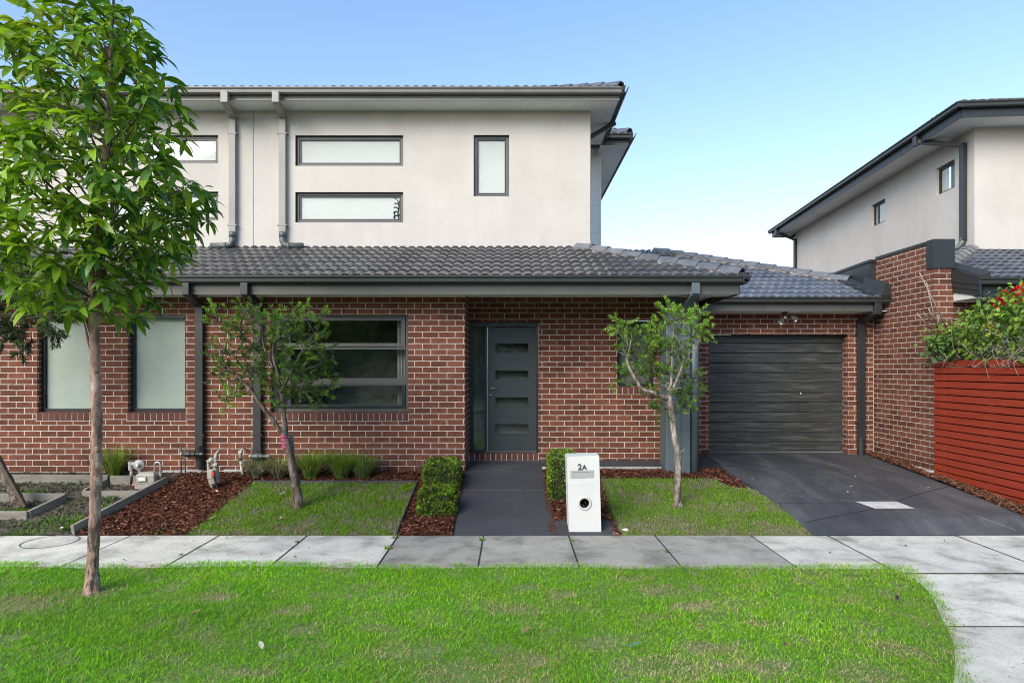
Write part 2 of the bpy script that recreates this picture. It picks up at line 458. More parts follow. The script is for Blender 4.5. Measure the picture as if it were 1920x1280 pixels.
MT['plate'] = plain('grey_slot_plate', (.43,.43,.42), .45, .08, 5, 80, .03, metal=.3)
MT['ring'] = plain('cream_pipe_ring', (.46,.45,.42), .45, .05, 5, 80, .03)
MT['ink'] = plain('dark_grey_numeral', (.055,.055,.06), .5, .1, 5, 60, 0)
MT['meter'] = plain('beige_meter_paint', (.285,.26,.225), .5, .15, 8, 70, .1)
MT['meter2'] = plain('light_grey_cast_metal', (.31,.30,.275), .55, .3, 16, 70, .25)
MT['copper'] = plain('copper_pipe', (.48,.24,.15), .35, .2, 9, 70, .05, metal=.6)
MT['red'] = plain('red_tag_plastic', (.42,.02,.02), .4, .1, 8, 60, 0)
MT['chrome'] = plain('polished_metal', (.72,.72,.70), .15, .05, 5, 60, 0, metal=1)
MT['white_plastic'] = plain('white_sticker', (.7,.7,.68), .5, .1, 30, 90, 0)
MT['stone'] = plain('pale_stone', (.55,.52,.47), .85, .2, 12, 60, .5)
MT['pink'] = plain('pink_ribbon', (.35,.06,.12), .7, .3, 30, 60, .2)
MT['stick'] = plain('pale_dead_stick', (.27,.225,.185), .85, .2, 10, 60, .3)
# ------------------------------------------------------------------ roof helpers
TAN = .368; TH = math.atan(TAN); CT, ST = math.cos(TH), math.sin(TH)
def tile_roof(name, O, ud, hd, u0, u1, vmax, parent, clips=(), cols=((.050,.048,.047),(.075,.071,.069)), seed=1, th=TH, step=.0125, m=None):
    O, ud, hd = Vector(O), Vector(ud), Vector(hd)
    up = (hd*math.cos(th) + Vector((0,0,math.sin(th)))); nn = ud.cross(up)
    if nn.z < 0: nn = -nn
    r = np.random.default_rng(seed); mb = MB(); mb.col = (0,0,0)
    us = np.arange(u0, u1+step, step); g = .32; n = len(us); k = 0; nc = []
    tid = np.floor(us/.3).astype(int); tid -= tid.min()
    while k*g < vmax:
        tv = r.uniform(0, 1, tid.max()+2); jit = r.normal(0, .0025, tid.max()+2)
        ph = (us/.15) % 1.0
        prof = .034*np.sqrt(np.clip(1-((ph-.5)/.36)**2, 0, 1)) + .004*np.cos(ph*2*math.pi)
        v0, v1 = k*g, min((k+1)*g+.03, vmax+.03)
        o = len(mb.v)
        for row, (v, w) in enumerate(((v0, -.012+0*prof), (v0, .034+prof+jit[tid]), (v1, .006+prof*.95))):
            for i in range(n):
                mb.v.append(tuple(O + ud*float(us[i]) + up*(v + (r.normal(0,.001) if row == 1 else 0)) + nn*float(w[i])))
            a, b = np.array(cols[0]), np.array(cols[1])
            mb.c += [tuple((a + (b-a)*tv[t])*(.28, 1.08, .62)[row]) for t in tid]  # lip and overlapped top darkened: shade between courses put into the colour
        for row in range(2):
            for i in range(n-1):
                a = o+row*n+i
                mb.f.append((a, a+1, a+n+1, a+n))
        k += 1
    me = bpy.data.meshes.new(name); me.from_pydata(mb.v, [], mb.f)
    at = me.color_attributes.new('Col', 'FLOAT_COLOR', 'POINT'); at.data.foreach_set('color', np.array([(*c, 1) for c in mb.c], np.float32).ravel())
    bm = bmesh.new(); bm.from_mesh(me)
    for (p, no) in clips:
        bmesh.ops.bisect_plane(bm, geom=bm.verts[:]+bm.edges[:]+bm.faces[:], plane_co=p, plane_no=no, clear_outer=True)
    bmesh.ops.recalc_face_normals(bm, faces=bm.faces)
    bm.to_mesh(me); bm.free()
    return me

def roof(name, *a, parent=None, m=None, **k):
    me = tile_roof(name, *a, parent, **k)
    o = link(name, me, m or MT['tile'], parent)
    sm = np.ones(len(me.polygons), bool); me.polygons.foreach_set('use_smooth', sm)
    try:
        me.set_sharp_from_angle(angle=R(50))
    except Exception: pass
    return o

def ridge_caps(p0, p1, parent, w=.25, seg=.36, seed=3, bed=True):
    r = random.Random(seed); p0, p1 = Vector(p0), Vector(p1)
    t = (p1-p0).normalized(); L = (p1-p0).length
    s = t.cross(Vector((0,0,1))).normalized(); u = s.cross(t).normalized()
    mb = MB(); mb.col = (.07,.068,.068); n = max(1, int(round(L/seg))); sg = L/n
    for i in range(n):
        g = r.uniform(.85, 1.25); mb.col = (.105*g, .110*g, .125*g)
        a = p0 + t*(i*sg) + u*.045; b = p0 + t*((i+1)*sg+.03) + u*.018
        prof = []
        for (x, z) in ((-w/2, -.055), (-w/2+.045, .005), (-.045, .042), (.045, .042), (w/2-.045, .005), (w/2, -.055), (w/2-.03, -.06), (.04, .02), (-.04, .02), (-w/2+.03, -.06)):
            prof.append((x, z))
        vs = [a + s*x + u*z for x, z in prof] + [b + s*(x*.94) + u*z for x, z in prof]
        k = len(prof); fs = [tuple(range(k))[::-1], tuple(range(k, 2*k))] + [(q, (q+1) % k, k+(q+1) % k, k+q) for q in range(k)]
        mb.add(vs, fs)
    o = obj('ridge_cap', mb, MT['tile'], parent, bevel=.006)
    if bed:
        bb = MB()
        for i in range(n*3):
            j0, j1 = r.uniform(-.015, .015), r.uniform(-.015, .015)
            a, b = p0 + t*(i*sg/3), p0 + t*((i+1)*sg/3)
            prof = [(-w/2-.02+j0, -.11), (-w/2+.02, -.01), (w/2-.02, -.01), (w/2+.02+j1, -.11)]
            bb.add([a+s*x+u*z for x, z in prof] + [b+s*x+u*z for x, z in prof], [(0,1,5,4),(1,2,6,5),(2,3,7,6),(3,0,4,7),(3,2,1,0),(4,5,6,7)])
        obj('bedding', bb, MT['bed'], o)
    return o

# gutter section: (out from fascia, height from the bottom)
GUT = [(0,0),(.075,0),(.095,.018),(.098,.06),(.118,.082),(.118,.098),(.108,.098),(.108,.085),(.086,.065),(.083,.024),(.07,.012),(.012,.012),(.012,.098),(0,.098)]
def gutter(p0, p1, out, parent, m, drop=0.0, name='gutter'):
    """p0,p1 run along the fascia at the gutter's underside; out = outward horizontal direction"""
    p0, p1, out = Vector(p0), Vector(p1), Vector(out)
    mb = MB(); n = len(GUT)
    vs = [p0 + out*a + Vector((0,0,b)) for a, b in GUT] + [p1 + out*a + Vector((0,0,b)) for a, b in GUT]
    fs = [(i, (i+1) % n, n+(i+1) % n, n+i) for i in range(n)]
    fs += [(0,11,12,13),(0,1,10,11),(1,2,9,10),(2,3,8,9),(3,4,7,8),(4,5,6,7)]
    fs += [tuple(n+i for i in q) for q in ((0,11,12,13),(0,1,10,11),(1,2,9,10),(2,3,8,9),(3,4,7,8),(4,5,6,7))]
    mb.add(vs, fs)
    return obj(name, mb, m, parent)

def fascia(x0, x1, y, z0, z1, parent, m):
    """ribbed steel fascia facing the street"""
    mb = MB(); h = z1-z0
    prof = [(0,0),(-.018,0),(-.018,.18*h),(-.012,.22*h),(-.012,.40*h),(-.020,.44*h),(-.020,.62*h),(-.013,.66*h),(-.013,h),(0,h)]
    mb.prism([(x0, y+a, z0+b) for a, b in prof], (x1-x0, 0, 0))
    return obj('fascia', mb, m, parent)

def soldier(x0, x1, ztop, hgt, y, parent, proud=.014, seed=1):
    r = random.Random(seed); n = max(1, round((x1-x0)/.086)); p = (x1-x0)/n
    mb = MB(); mb.col = (0,0,0)
    for i in range(n):
        g = r.uniform(.75, 1.25); mb.col = (.115*g, .038*g, .028*g)
        a, b = x0+i*p+.005, x0+(i+1)*p-.005
        mb.prism([(a, y-proud, ztop-hgt), (a, y+.10, ztop-hgt), (a, y+.10, ztop+.012), (a, y-proud, ztop-.008)], (b-a, 0, 0))
    o = obj('sill', mb, MT['soldier'], parent, bevel=.003)
    mo = MB().box(x0-.006, x1+.006, y-proud+.006, y+.09, ztop-hgt-.010, ztop-.012)
    obj('mortar', mo, MT['mortar'], o) if parent.type == 'EMPTY' else obj('sill_mortar', mo, MT['mortar'], parent)
    return o

# ------------------------------------------------------------------ the house
house = thing('townhouse', 'two storey townhouse with pale rendered upper wall over red brick, charcoal door and garage', 'house', (-2, 10, 0))
Yw, Sw = 9.575, 127.0          # front brick wall
Yd, Sd = 10.39, 117.0          # door wall
Yg, Sg = 11.58, 105.0          # garage wall
Yu, Su = 11.16, 109.0          # rendered upper wall
XL = -11.0
SOF = 3.02
# openings
W1 = (-7.008, -6.155, SZ(773,Sw), SZ(589.5,Sw)); W2 = (-5.67, -4.82, SZ(773,Sw), SZ(589.5,Sw)); W3 = (-3.567, -1.535, SZ(773,Sw), SZ(589.5,Sw))
XR_ = SX(872, Sw)
wl = MB().wall(XL, XR_, .1, SOF, Yw, [W1, W2, W3], .10)
wl.add([(XR_,Yw,.1),(XR_,Yd,.1),(XR_,Yd,SOF+.08),(XR_,Yw,SOF+.08)], [(0,1,2,3)])
# door wall
DO = (SX(880,Sd), SX(1009.5,Sd), SZ(863,Sd), SZ(603,Sd)); W4 = (SX(1157,Sd), SX(1227,Sd), SZ(725,Sd), SZ(601,Sd))
wl.wall(XR_, 2.86, .1, SOF+.09, Yd, [DO, W4], .10)
wl.add([(2.86,Yd,.1),(2.86,Yg,.1),(2.86,Yg,3.1),(2.86,Yd,3.1)], [(0,1,2,3)])
GD = (SX(1330,Sg), SX(1590,Sg), .30, SZ(627,Sg))
wl.wall(2.86, 6.47, .1, 2.96, Yg, [GD], .20)
brickwall = obj('brick_wall', wl, MT['brick'], house)
cj = MB().box(SX(429,Sw), SX(431,Sw), Yw-.004, Yw+.004, .42, SOF)
obj('control_joint', cj, MT['joint_red'], house)
obj('control_joint', MB().box(SX(1008.6,Sd), SX(1010.2,Sd), Yd-.003, Yd+.004, DO[3]+.02, SOF+.09), MT['joint_red'], house)
obj('control_joint', MB().box(SX(1591,Sg), SX(1592.4,Sg), Yg-.003, Yg+.004, GD[3], 2.94), MT['joint_red'], house)
obj('control_joint', MB().box(6.448, 6.466, Yg-.012, Yg-.001, .44, 2.94), MT['mortar'], house)
ft = MB()
rr = random.Random(4)
x = -5.15
while x < -3.2:
    w = rr.uniform(.12, .3); ft.box(x, x+w-.002, Yw-rr.uniform(.02,.05), Yw+.02, .2, .455+rr.uniform(-.012,.02)); x += w
obj('footing', ft, MT['cement'], house, bevel=.008)
for xx in (150, 165, 345, 778, 1022, 1092):   # open weep joints between bricks low in the wall
    s, yy = (Sw, Yw) if xx < 872 else (Sd, Yd)
    wh = MB().box(SX(xx,s)-.006, SX(xx,s)+.006, yy-.002, yy+.002, SZ(870 if xx < 872 else 859,s), SZ(861 if xx < 872 else 850,s))
    obj('weep_hole', wh, MT['black'], house)

# ---- ground-floor windows with blinds
def blind_window(o, seed):
    a, b, c, d = o; y = Yw+.085
    f = obj('window', MB().frame(a+.004, b-.004, c+.004, d-.004, y, y+.06, .050, .05, .05), MT['frame_dark'], house, bevel=.004)
    obj('head_trim', MB().box(a+.002, b-.002, Yw+.02, y-.001, d-.05, d-.003), MT['frame_dark'], f)
    obj('pane', MB().box(a+.054, b-.054, y+.028, y+.032, c+.054, d-.054), MT['glass'], f)
    obj('blind', MB().box(a+.045, b-.045, y+.040, y+.045, c+.052, d-.052), MT['blind_green'], f)
    soldier(a-.01, b+.01, c, .12, Yw, f, seed=seed)
blind_window(W1, 1); blind_window(W2, 2)
# ---- living-room window: awning sash above and below a fixed light
a, b, c, d = W3; y = Yw+.085
zt1, zt0 = SZ(643,125.6), SZ(655,125.6); zl1, zl0 = SZ(709,125.6), SZ(721,125.6)
f = obj('window', MB().frame(a+.004, b-.004, c+.004, d-.004, y, y+.07, .045, .045, .05)
        .box(a+.049, b-.049, y+.002, y+.068, zt0, zt0+.035).box(a+.049, b-.049, y+.002, y+.068, zl0+.005, zl1), MT['frame'], house, bevel=.004)
obj('sash', MB().frame(a+.055, b-.055, zt0+.042, d-.055, y-.012, y+.03, .055, .03, .05), MT['frame'], f, bevel=.004)
obj('sash', MB().frame(a+.055, b-.055, c+.06, zl0-.002, y-.012, y+.03, .055, .025, .05), MT['frame_dark'], f, bevel=.004)
obj('pane', MB().box(a+.11, b-.11, y+.006, y+.010, zt0+.092, d-.085), MT['glass'], f)
obj('pane', MB().box(a+.05, b-.05, y+.030, y+.034, zl1, zt0), MT['glass'], f)
obj('pane', MB().box(a+.11, b-.11, y+.006, y+.010, c+.11, zl0-.027), MT['glass'], f)
rm = MB()
rm.add([(a-.3,Yw+1.6,c-.4),(b+.3,Yw+1.6,c-.4),(b+.3,Yw+1.6,d+.2),(a-.3,Yw+1.6,d+.2)], [(0,1,2,3)])
rm.add([(a-.3,Yw+.2,c-.4),(a-.3,Yw+1.6,c-.4),(a-.3,Yw+1.6,d+.2),(a-.3,Yw+.2,d+.2)], [(0,1,2,3)])
rm.add([(b+.3,Yw+.2,c-.4),(b+.3,Yw+1.6,c-.4),(b+.3,Yw+1.6,d+.2),(b+.3,Yw+.2,d+.2)], [(0,1,2,3)])
rm.add([(a-.3,Yw+.2,d+.2),(b+.3,Yw+.2,d+.2),(b+.3,Yw+1.6,d+.2),(a-.3,Yw+1.6,d+.2)], [(0,1,2,3)])
rm.add([(a-.3,Yw+.2,c-.4),(b+.3,Yw+.2,c-.4),(b+.3,Yw+1.6,c-.4),(a-.3,Yw+1.6,c-.4)], [(0,1,2,3)])
obj('dim_room', rm, MT['interior'], f)
for (u0, u1) in ((b-.20, b-.05), (a+.05, a+.22)):
    n = 10; cu = MB()
    for i in range(n):
        xa, xb = u0+(u1-u0)*i/n, u0+(u1-u0)*(i+1)/n
        ya, yb = y+.14+.015*math.sin(i*2.1), y+.14+.015*math.sin((i+1)*2.1)
        if u0 < b-.5 and u0 > a+.5: ya += .9; yb += .9
        cu.add([(xa,ya,c+.02),(xb,yb,c+.02),(xb,yb,d-.02),(xa,ya,d-.02)], [(0,1,2,3)])
    obj('curtain', cu, MT['curtain'], f)
soldier(a-.01, b+.01, c, .125, Yw, f, seed=3)
# ---- small window beside the porch post
a, b, c, d = W4; y = Yd+.085
f = obj('window', MB().frame(a+.004, b-.004, c+.004, d-.004, y, y+.06, .045), MT['frame_dark'], house, bevel=.004)
obj('pane', MB().box(a+.049, b-.049, y+.028, y+.032, c+.049, d-.049), MT['glass'], f)
obj('dim_room', MB().box(a+.01, b-.01, y+.12, y+.13, c+.01, d-.01), MT['interior'], f)
soldier(a-.005, b+.02, c, .115, Yd, f, seed=5)

# ---- entrance
dfr = MB(); y = Yd+.07
x0, x1, z0, z1 = DO; zs = SZ(849,Sd)+.004
xm0, xm1 = SX(908.5,116.2), SX(913.6,116.2)
dfr.box(x0+.003, x0+.06, y-.02, y+.10, zs, z1-.08); dfr.box(x1-.03, x1-.003, y-.02, y+.10, zs, z1-.08)
dfr.box(x0+.003, x1-.003, y-.05, y+.10, z1-.08, z1-.003); dfr.box(xm0, xm1-.004, y-.01, y+.10, zs+.03, z1-.08)
dfr.box(x0+.06, xm0, y-.015, y+.10, zs, zs+.035)
df = obj('door_frame', dfr, MT['frame_dark'], house, bevel=.004)
obj('sidelight', MB().box(x0+.06, xm0, y+.03, y+.036, zs+.035, z1-.08), MT['glass'], df)
obj('dim_hall', MB().box(x0+.05, xm0+.01, y+.16, y+.17, zs, z1-.06), MT['interior'], df)
obj('weather_strip', MB().box(xm1-.004, xm1+.004, y-.012, y+.02, zs+.03, z1-.085), MT['plate'], df)
obj('threshold', MB().box(xm1-.01, x1-.03, y-.03, y+.09, zs, zs+.022), MT['fascia'], df, bevel=.003)
dx0, dx1 = xm1+.005, x1-.032; dz0, dz1 = zs+.026, z1-.085
slots = [(SZ(a_,116.2), SZ(b_,116.2)) for a_, b_ in ((661.6,643.2), (712,694), (762,744), (813.3,794))]
sx0, sx1 = SX(928,116.2), SX(991,116.2)
dm = MB(); dy0, dy1 = y+.015, y+.055
zc = [dz0] + [v for s_ in slots[::-1] for v in s_] + [dz1]
dm.box(dx0, sx0, dy0, dy1, dz0, dz1); dm.box(sx1, dx1, dy0, dy1, dz0, dz1)
for i in range(0, len(zc), 2): dm.box(sx0, sx1, dy0, dy1, zc[i], zc[i+1])
door = obj('front_door', dm, MT['door'], house, weld=True)
for (p, q) in slots:
    obj('door_pane', MB().box(sx0, sx1, dy0+.012, dy0+.016, p, q), MT['glass'], door)
    obj('slot_bead', MB().frame(sx0, sx1, p, q, dy0-.003, dy0+.010, .008), MT['dark'], door)
obj('dim_hall', MB().box(sx0-.02, sx1+.02, dy1+.15, dy1+.16, dz0, dz1), MT['interior'], door)
hx, hz = SX(919.5,116.2), SZ(728,116.2)
hd = MB().lathe((hx, dy0, hz), (0,-1,0), [(0,.0),(0,.026),(.008,.026),(.01,.012),(.05,.010),(.055,0)], 16)
hd.tube([(hx, dy0-.048, hz), (hx+.03, dy0-.052, hz+.002), (hx+.12, dy0-.048, hz+.001)], [.010,.009,.008], 10)
obj('handle', hd, MT['chrome'], door, smooth=True)
obj('lock', MB().lathe((hx, dy0, SZ(740.5,116.2)), (0,-1,0), [(0,0),(0,.027),(.01,.025),(.012,.010),(.02,.009),(.02,0)], 18), MT['chrome'], door, smooth=True)
st = thing  # brick step under the door
soldier(x0-.002, x1+.002, zs-.004, .115, Yd, brickwall, proud=.02, seed=9).name = 'door_step'

# ---- garage door
gx0, gx1, gz0, gz1 = GD; gy = Yg+.185
gm = MB(); pan = .1785; z = SZ(849,Sg)+.005; gs0 = z
while z < gz1-.01:
    zt = min(z+pan, gz1-.004)
    gm.prism([(gx0+.003, gy+.03, z), (gx0+.003, gy+.006, z+.001), (gx0+.003, gy, z+.007), (gx0+.003, gy, zt-.011), (gx0+.003, gy+.008, zt-.006), (gx0+.003, gy+.03, zt-.002)], (gx1-gx0-.006, 0, 0))
    z += pan
gd = obj('garage_door', gm, MT['garage'], house)
obj('bottom_seal', MB().box(gx0+.003, gx1-.003, gy-.006, gy+.02, gs0-.03, gs0-.001), MT['plate'], gd)
obj('lock', MB().lathe((SX(1500,103), gy, SZ(738,103)), (0,-1,0), [(0,0),(0,.022),(.008,.020),(.008,0)], 14), MT['steel'], gd, smooth=True)
obj('backing', MB().box(gx0, gx1, gy+.035, gy+.04, .3, gz1), MT['black'], gd)

# ---- lower eaves, gutter and fascia
Yf, Sf = F/133.0, 133.0
XE = SX(1385, Sf)
fascia(XL, XE, Yf, 2.998, 3.165, house, MT['fascia'])
obj('soffit', MB().box(XL, XE-.005, Yf+.001, Yw-.001, SOF-.006, SOF+.004), MT['soffit'], house)
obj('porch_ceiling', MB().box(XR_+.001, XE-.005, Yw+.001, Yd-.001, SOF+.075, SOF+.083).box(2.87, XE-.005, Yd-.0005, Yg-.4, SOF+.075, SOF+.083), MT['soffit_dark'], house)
gutter((XL, Yf-.02, 3.147), (XE+.02, Yf-.02, 3.147), (0,-1,0), house, MT['gutter'])
obj('fascia', MB().box(XE, XE+.018, Yf+.001, Yg-.35, 2.998, 3.165), MT['gutter'], house)
gutter((XE+.02, Yf-.138, 3.147), (XE+.02, Yg-.35, 3.147), (1,0,0), house, MT['gutter'])
obj('beam', MB().box(XR_+.3, XE-.1, Yw+.03, Yw+.13, SOF+.006, SOF+.07), MT['soffit'], house)

ze, ye = 3.225, Yf-.09
xe = XE+.10
# front plane clipped by the hip, side plane behind the hip
hipn = Vector((1, 1, 0)).normalized()
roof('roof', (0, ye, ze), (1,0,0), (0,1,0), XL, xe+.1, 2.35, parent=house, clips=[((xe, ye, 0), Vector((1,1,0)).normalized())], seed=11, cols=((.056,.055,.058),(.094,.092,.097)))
roof('roof', (xe, 0, ze), (0,1,0), (-1,0,0), ye-.1, 13.4, 2.35, parent=house, clips=[((xe, ye, 0), Vector((-1,-1,0)).normalized())], seed=12, cols=((.060,.062,.070),(.100,.103,.115)))  # bluer tiles on this plane: sky reflection put into the colour
ridge_caps((xe-.06, ye+.06, ze+.06), (xe-2.16, ye+2.16, ze+.06+2.1*TAN), house, seed=4)

# ---- garage eaves and roof
Yf2, Sf2 = F/109.2, 109.2
zg = 2.94
fascia(XE-.35, 6.35, Yf2, SZ(583,Sf2), SZ(568.5,Sf2)+.01, house, MT['fascia'])
obj('soffit', MB().box(XE-.4, 6.44, Yf2+.001, Yg-.001, zg-.006, zg+.004), MT['soffit'], house)
gutter((2.8, Yf2-.02, SZ(567.5,110.3)), (6.44, Yf2-.02, SZ(567.5,110.3)), (0,-1,0), house, MT['gutter'])
zge, yge, XH = 3.135, Yf2-.09, 7.45
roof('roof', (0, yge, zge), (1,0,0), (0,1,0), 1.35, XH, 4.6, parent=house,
     clips=[((XH, yge, 0), Vector((1,1,0)).normalized()), ((6.30, 0, 0), Vector((1,0,0)))], seed=13, cols=((.080,.088,.108),(.125,.135,.160)))  # paler blue tiles: sky sheen put into the colour
ridge_caps((XH-1.12, yge+1.12, zge+.06+1.12*TAN), (XH-4.1, yge+4.1, zge+.06+4.1*TAN), house, seed=6)
# flashing tray between tiles and boundary wall
fl = MB()
fl.prism([(6.12, yge+.02, zge+.05), (6.44, yge+.02, zge+.05), (6.44, yge+.02, zge+.12), (6.28, yge+.02, zge+.12), (6.26, yge+.02, zge+.07), (6.12, yge+.02, zge+.07)], (0, 1.3, 1.3*TAN))
fl.prism([(6.27, yge-.02, zge+.05), (6.45, yge-.02, zge+.05), (6.45, yge-.02, zge+.24), (6.40, yge-.02, zge+.27), (6.33, yge-.02, zge+.26)], (0, .62, .2))
obj('flashing', fl, MT['dark'], house, bevel=.004)

# ---- upper storey
UT = 6.391
upw = []
for (px0, px1, py0, py1) in ((553.5,756,253.5,311), (553.5,756,360,417), (888,954.5,253,368), (206,409,253,306.5), (206,409,359,413)):
    upw.append((SX(px0,Su), SX(px1,Su), SZ(py1,Su), SZ(py0,Su)))
XU = SX(1107, Su)
um = MB().wall(XL, XU, 3.7, UT, Yu, upw, .09)
um.add([(XU,Yu,3.7),(XU,13.41,3.7),(XU,13.41,UT),(XU,Yu,UT)], [(0,1,2,3)])
obj('rendered_wall', um, MT['stucco'], house)
obj('control_joint', MB().box(SX(474,Su), SX(475.3,Su), Yu-.002, Yu+.003, 4.0, UT), MT['joint_pale'], house)
obj('drip_flashing', MB().box(XL, XU+.004, Yu-.02, Yu-.001, SZ(466.5,Su), SZ(464.5,Su)), MT['pipe_dark'], house)
0 and obj('corner_trim', MB().box(XU+.001, XU+.035, Yu+.004, Yu+.05, 4.0, UT-.01), MT['pipe'], house)
for i, (a, b, c, d) in enumerate(upw):
    y = Yu+.055; w = .05
    f = obj('upper_window', MB().frame(a+.003, b-.003, c+.003, d-.003, y, y+.05, w, .045, .05), MT['frame'], house, bevel=.004)
    g = obj('sash', MB().frame(a+w+.004, b-w-.004, c+.054, d-.049, y+.012, y+.045, .022), MT['frame_dark'], f, bevel=.003)
    obj('pane', MB().box(a+w+.026, b-w-.026, y+.026, y+.030, c+.076, d-.071), MT['glass_up'], f)
    obj('blind', MB().box(a+w+.024, b-w-.024, y+.036, y+.041, c+.074, d-.069), MT['blind_pale'], f)
    obj('reveal', MB().box(a+.001, b-.001, Yu+.004, y-.001, c+.001, c+.006).box(a+.001, a+.006, Yu+.004, y-.001, c+.006, d-.001).box(a+.006, b-.001, Yu+.004, y-.001, d-.006, d-.001), MT['frame_dark'], f)
# upper eaves
Yuf, Suf = 10.712, 113.5
XUE = SX(1161, Suf); z0u, z1u = SZ(189,Suf), SZ(176,Suf)
fascia(XL, XUE, Yuf, z0u, z1u, house, MT['fascia_lit'])
obj('soffit', MB().box(XL, XUE-.003, Yuf+.001, 12.86, UT-.004, UT+.006), MT['soffit'], house)
gutter((XL, Yuf-.02, SZ(161,115.3)-.098), (XUE+.02, Yuf-.02, SZ(161,115.3)-.098), (0,-1,0), house, MT['gutter_lit'])
obj('fascia', MB().box(XUE, XUE+.018, Yuf+.001, 12.84, z0u, z1u), MT['gutter'], house)
gutter((XUE+.02, Yuf-.138, SZ(161,115.3)-.098), (XUE+.02, 12.86, SZ(161,115.3)-.098), (1,0,0), house, MT['gutter'])
zue, yue, xue = SZ(161,115.3)-.02, Yuf-.06, XUE+.08
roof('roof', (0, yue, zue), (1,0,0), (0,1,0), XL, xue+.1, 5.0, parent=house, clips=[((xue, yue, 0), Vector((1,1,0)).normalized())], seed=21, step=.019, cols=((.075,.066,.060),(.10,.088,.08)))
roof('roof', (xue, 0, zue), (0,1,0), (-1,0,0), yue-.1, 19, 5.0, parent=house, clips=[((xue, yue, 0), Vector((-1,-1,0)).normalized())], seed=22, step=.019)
ridge_caps((xue-.05, yue+.05, zue+.07), (xue-4, yue+4, zue+.07+4*TAN), house, seed=7)
# rear block that steps out to the right, weatherboard clad
Yb, Xb = 13.41, SX(1127, 90.7)
wb = MB(); z = 3.6
while z < UT:
    wb.prism([(XU+.002, Yb, z), (XU+.002, Yb-.016, z), (XU+.002, Yb-.006, z+.285), (XU+.002, Yb, z+.285)], (Xb-.04-XU, 0, 0)); z += .29
wo = obj('weatherboard', wb, MT['board'], house)
obj('corner_board', MB().box(Xb-.04, Xb, Yb-.03, Yb+.03, 3.6, UT).box(Xb-.004, Xb+.004, Yb+.03, 19, 3.6, UT), MT['board'], house)
Yb1 = 12.88; XB1 = SX(1178, 94.4)
fascia(XUE+.0, XB1, Yb1, SZ(272.5,94.4), SZ(263,94.4), house, MT['fascia'])
obj('soffit', MB().box(XUE-.01, XB1-.003, Yb1+.001, 19, UT-.004, UT+.006), MT['soffit'], house)
zb = SZ(249.5,95.4)-.098
gutter((XUE+.0, Yb1-.02, zb), (XB1+.02, Yb1-.02, zb), (0,-1,0), house, MT['gutter'])
obj('fascia', MB().box(XB1, XB1+.018, Yb1+.001, 19, SZ(272.5,94.4), SZ(263,94.4)), MT['gutter'], house)
gutter((XB1+.02, Yb1-.138, zb), (XB1+.02, 19, zb), (1,0,0), house, MT['gutter'])
roof('roof', (0, Yb1-.06, zb+.08), (1,0,0), (0,1,0), XUE-.6, XB1+.2, 1.6, parent=house, clips=[((XB1+.08, Yb1-.06, 0), Vector((1,1,0)).normalized())], seed=23, step=.019)
ridge_caps((XB1+.03, Yb1-.01, zb+.15), (XB1-1.2, Yb1+1.22, zb+.15+1.22*TAN), house, seed=8)

# ---- downpipes
def dp_lower(bx0, bx1, px0, px1, zb0, ydn, parent, s_g, s_w, yw, top, m, zend, foot=True):
    xb0, xb1 = SX(bx0, s_g), SX(bx1, s_g); xp0, xp1 = SX(px0, s_w), SX(px1, s_w)
    yg = F/s_g; p = MB()
    p.box(xb0, xb1, yg-.02, yg+.06, zb0, ydn)
    xc, xq = (xb0+xb1)/2, (xp0+xp1)/2; w = xp1-xp0
    p.beam((xc, yg+.03, zb0+.03), (xq, yw-.055, top), w, .07)
    p.box(xp0, xp1, yw-.085, yw-.012, zend, top+.02)
    o = obj('downpipe', p, m, parent, bevel=.006)
    for zz in (top-.22, .98):
        if zz > zend+.1: obj('clip', MB().box(xp0-.018, xp1+.018, yw-.089, yw-.008, zz-.012, zz+.012), m, o)
    if foot:
        obj('pipe_shoe', MB().lathe(((xp0+xp1)/2, yw-.05, zend-.16), (0,0,1), [(0,0),(0,w*.5),(.28,w*.5),(.29,w*.56),(.33,w*.56),(.33,0)], 16), m, o, smooth=False)
    return o
zbx = SZ(552,134.8)
dp_lower(342, 355, 364.5, 379.5, zbx, 3.16, house, 134.2, 128.2, Yw, SZ(573,Sw), MT['pipe_dark'], .66)
dp_lower(451, 465, 474, 488.5, zbx, 3.16, house, 134.2, 128.2, Yw, SZ(570,Sw), MT['pipe_dark'], .40, foot=False)
dp_lower(1640, 1652, 1611, 1624.5, SZ(589,110), SZ(567,110), house, 110.0, 106, Yg, SZ(603,Sg), MT['pipe_dark'], .56)
# porch downpipe beside the post
pp = MB()
pp.box(SX(1297,134.2), SX(1312,134.2), F/134.2-.02, F/134.2+.06, SZ(551,134.2), 3.16)
pp.beam((SX(1304,134.2), F/134.2+.03, SZ(549,134.2)), (SX(1286,128), Yw-.05, SZ(581,128)), .12, .08)
pp.box(SX(1279,127.6), SX(1294,127.6), Yw-.06, Yw+.02, .40, SZ(579,127.6))
o = obj('downpipe', pp, MT['post'], house, bevel=.006)
po = MB().box(SX(1249,127), SX(1279.5,127), Yw, Yw+.40, .36, SOF-.006)
obj('porch_post', po, MT['post'], house, bevel=.012)
obj('round_post', MB().tube([(SX(1302.3,127), Yw+.01, .36), (SX(1302.3,127), Yw+.01, SOF-.006)], .062, 20), MT['post'], house, smooth=True)
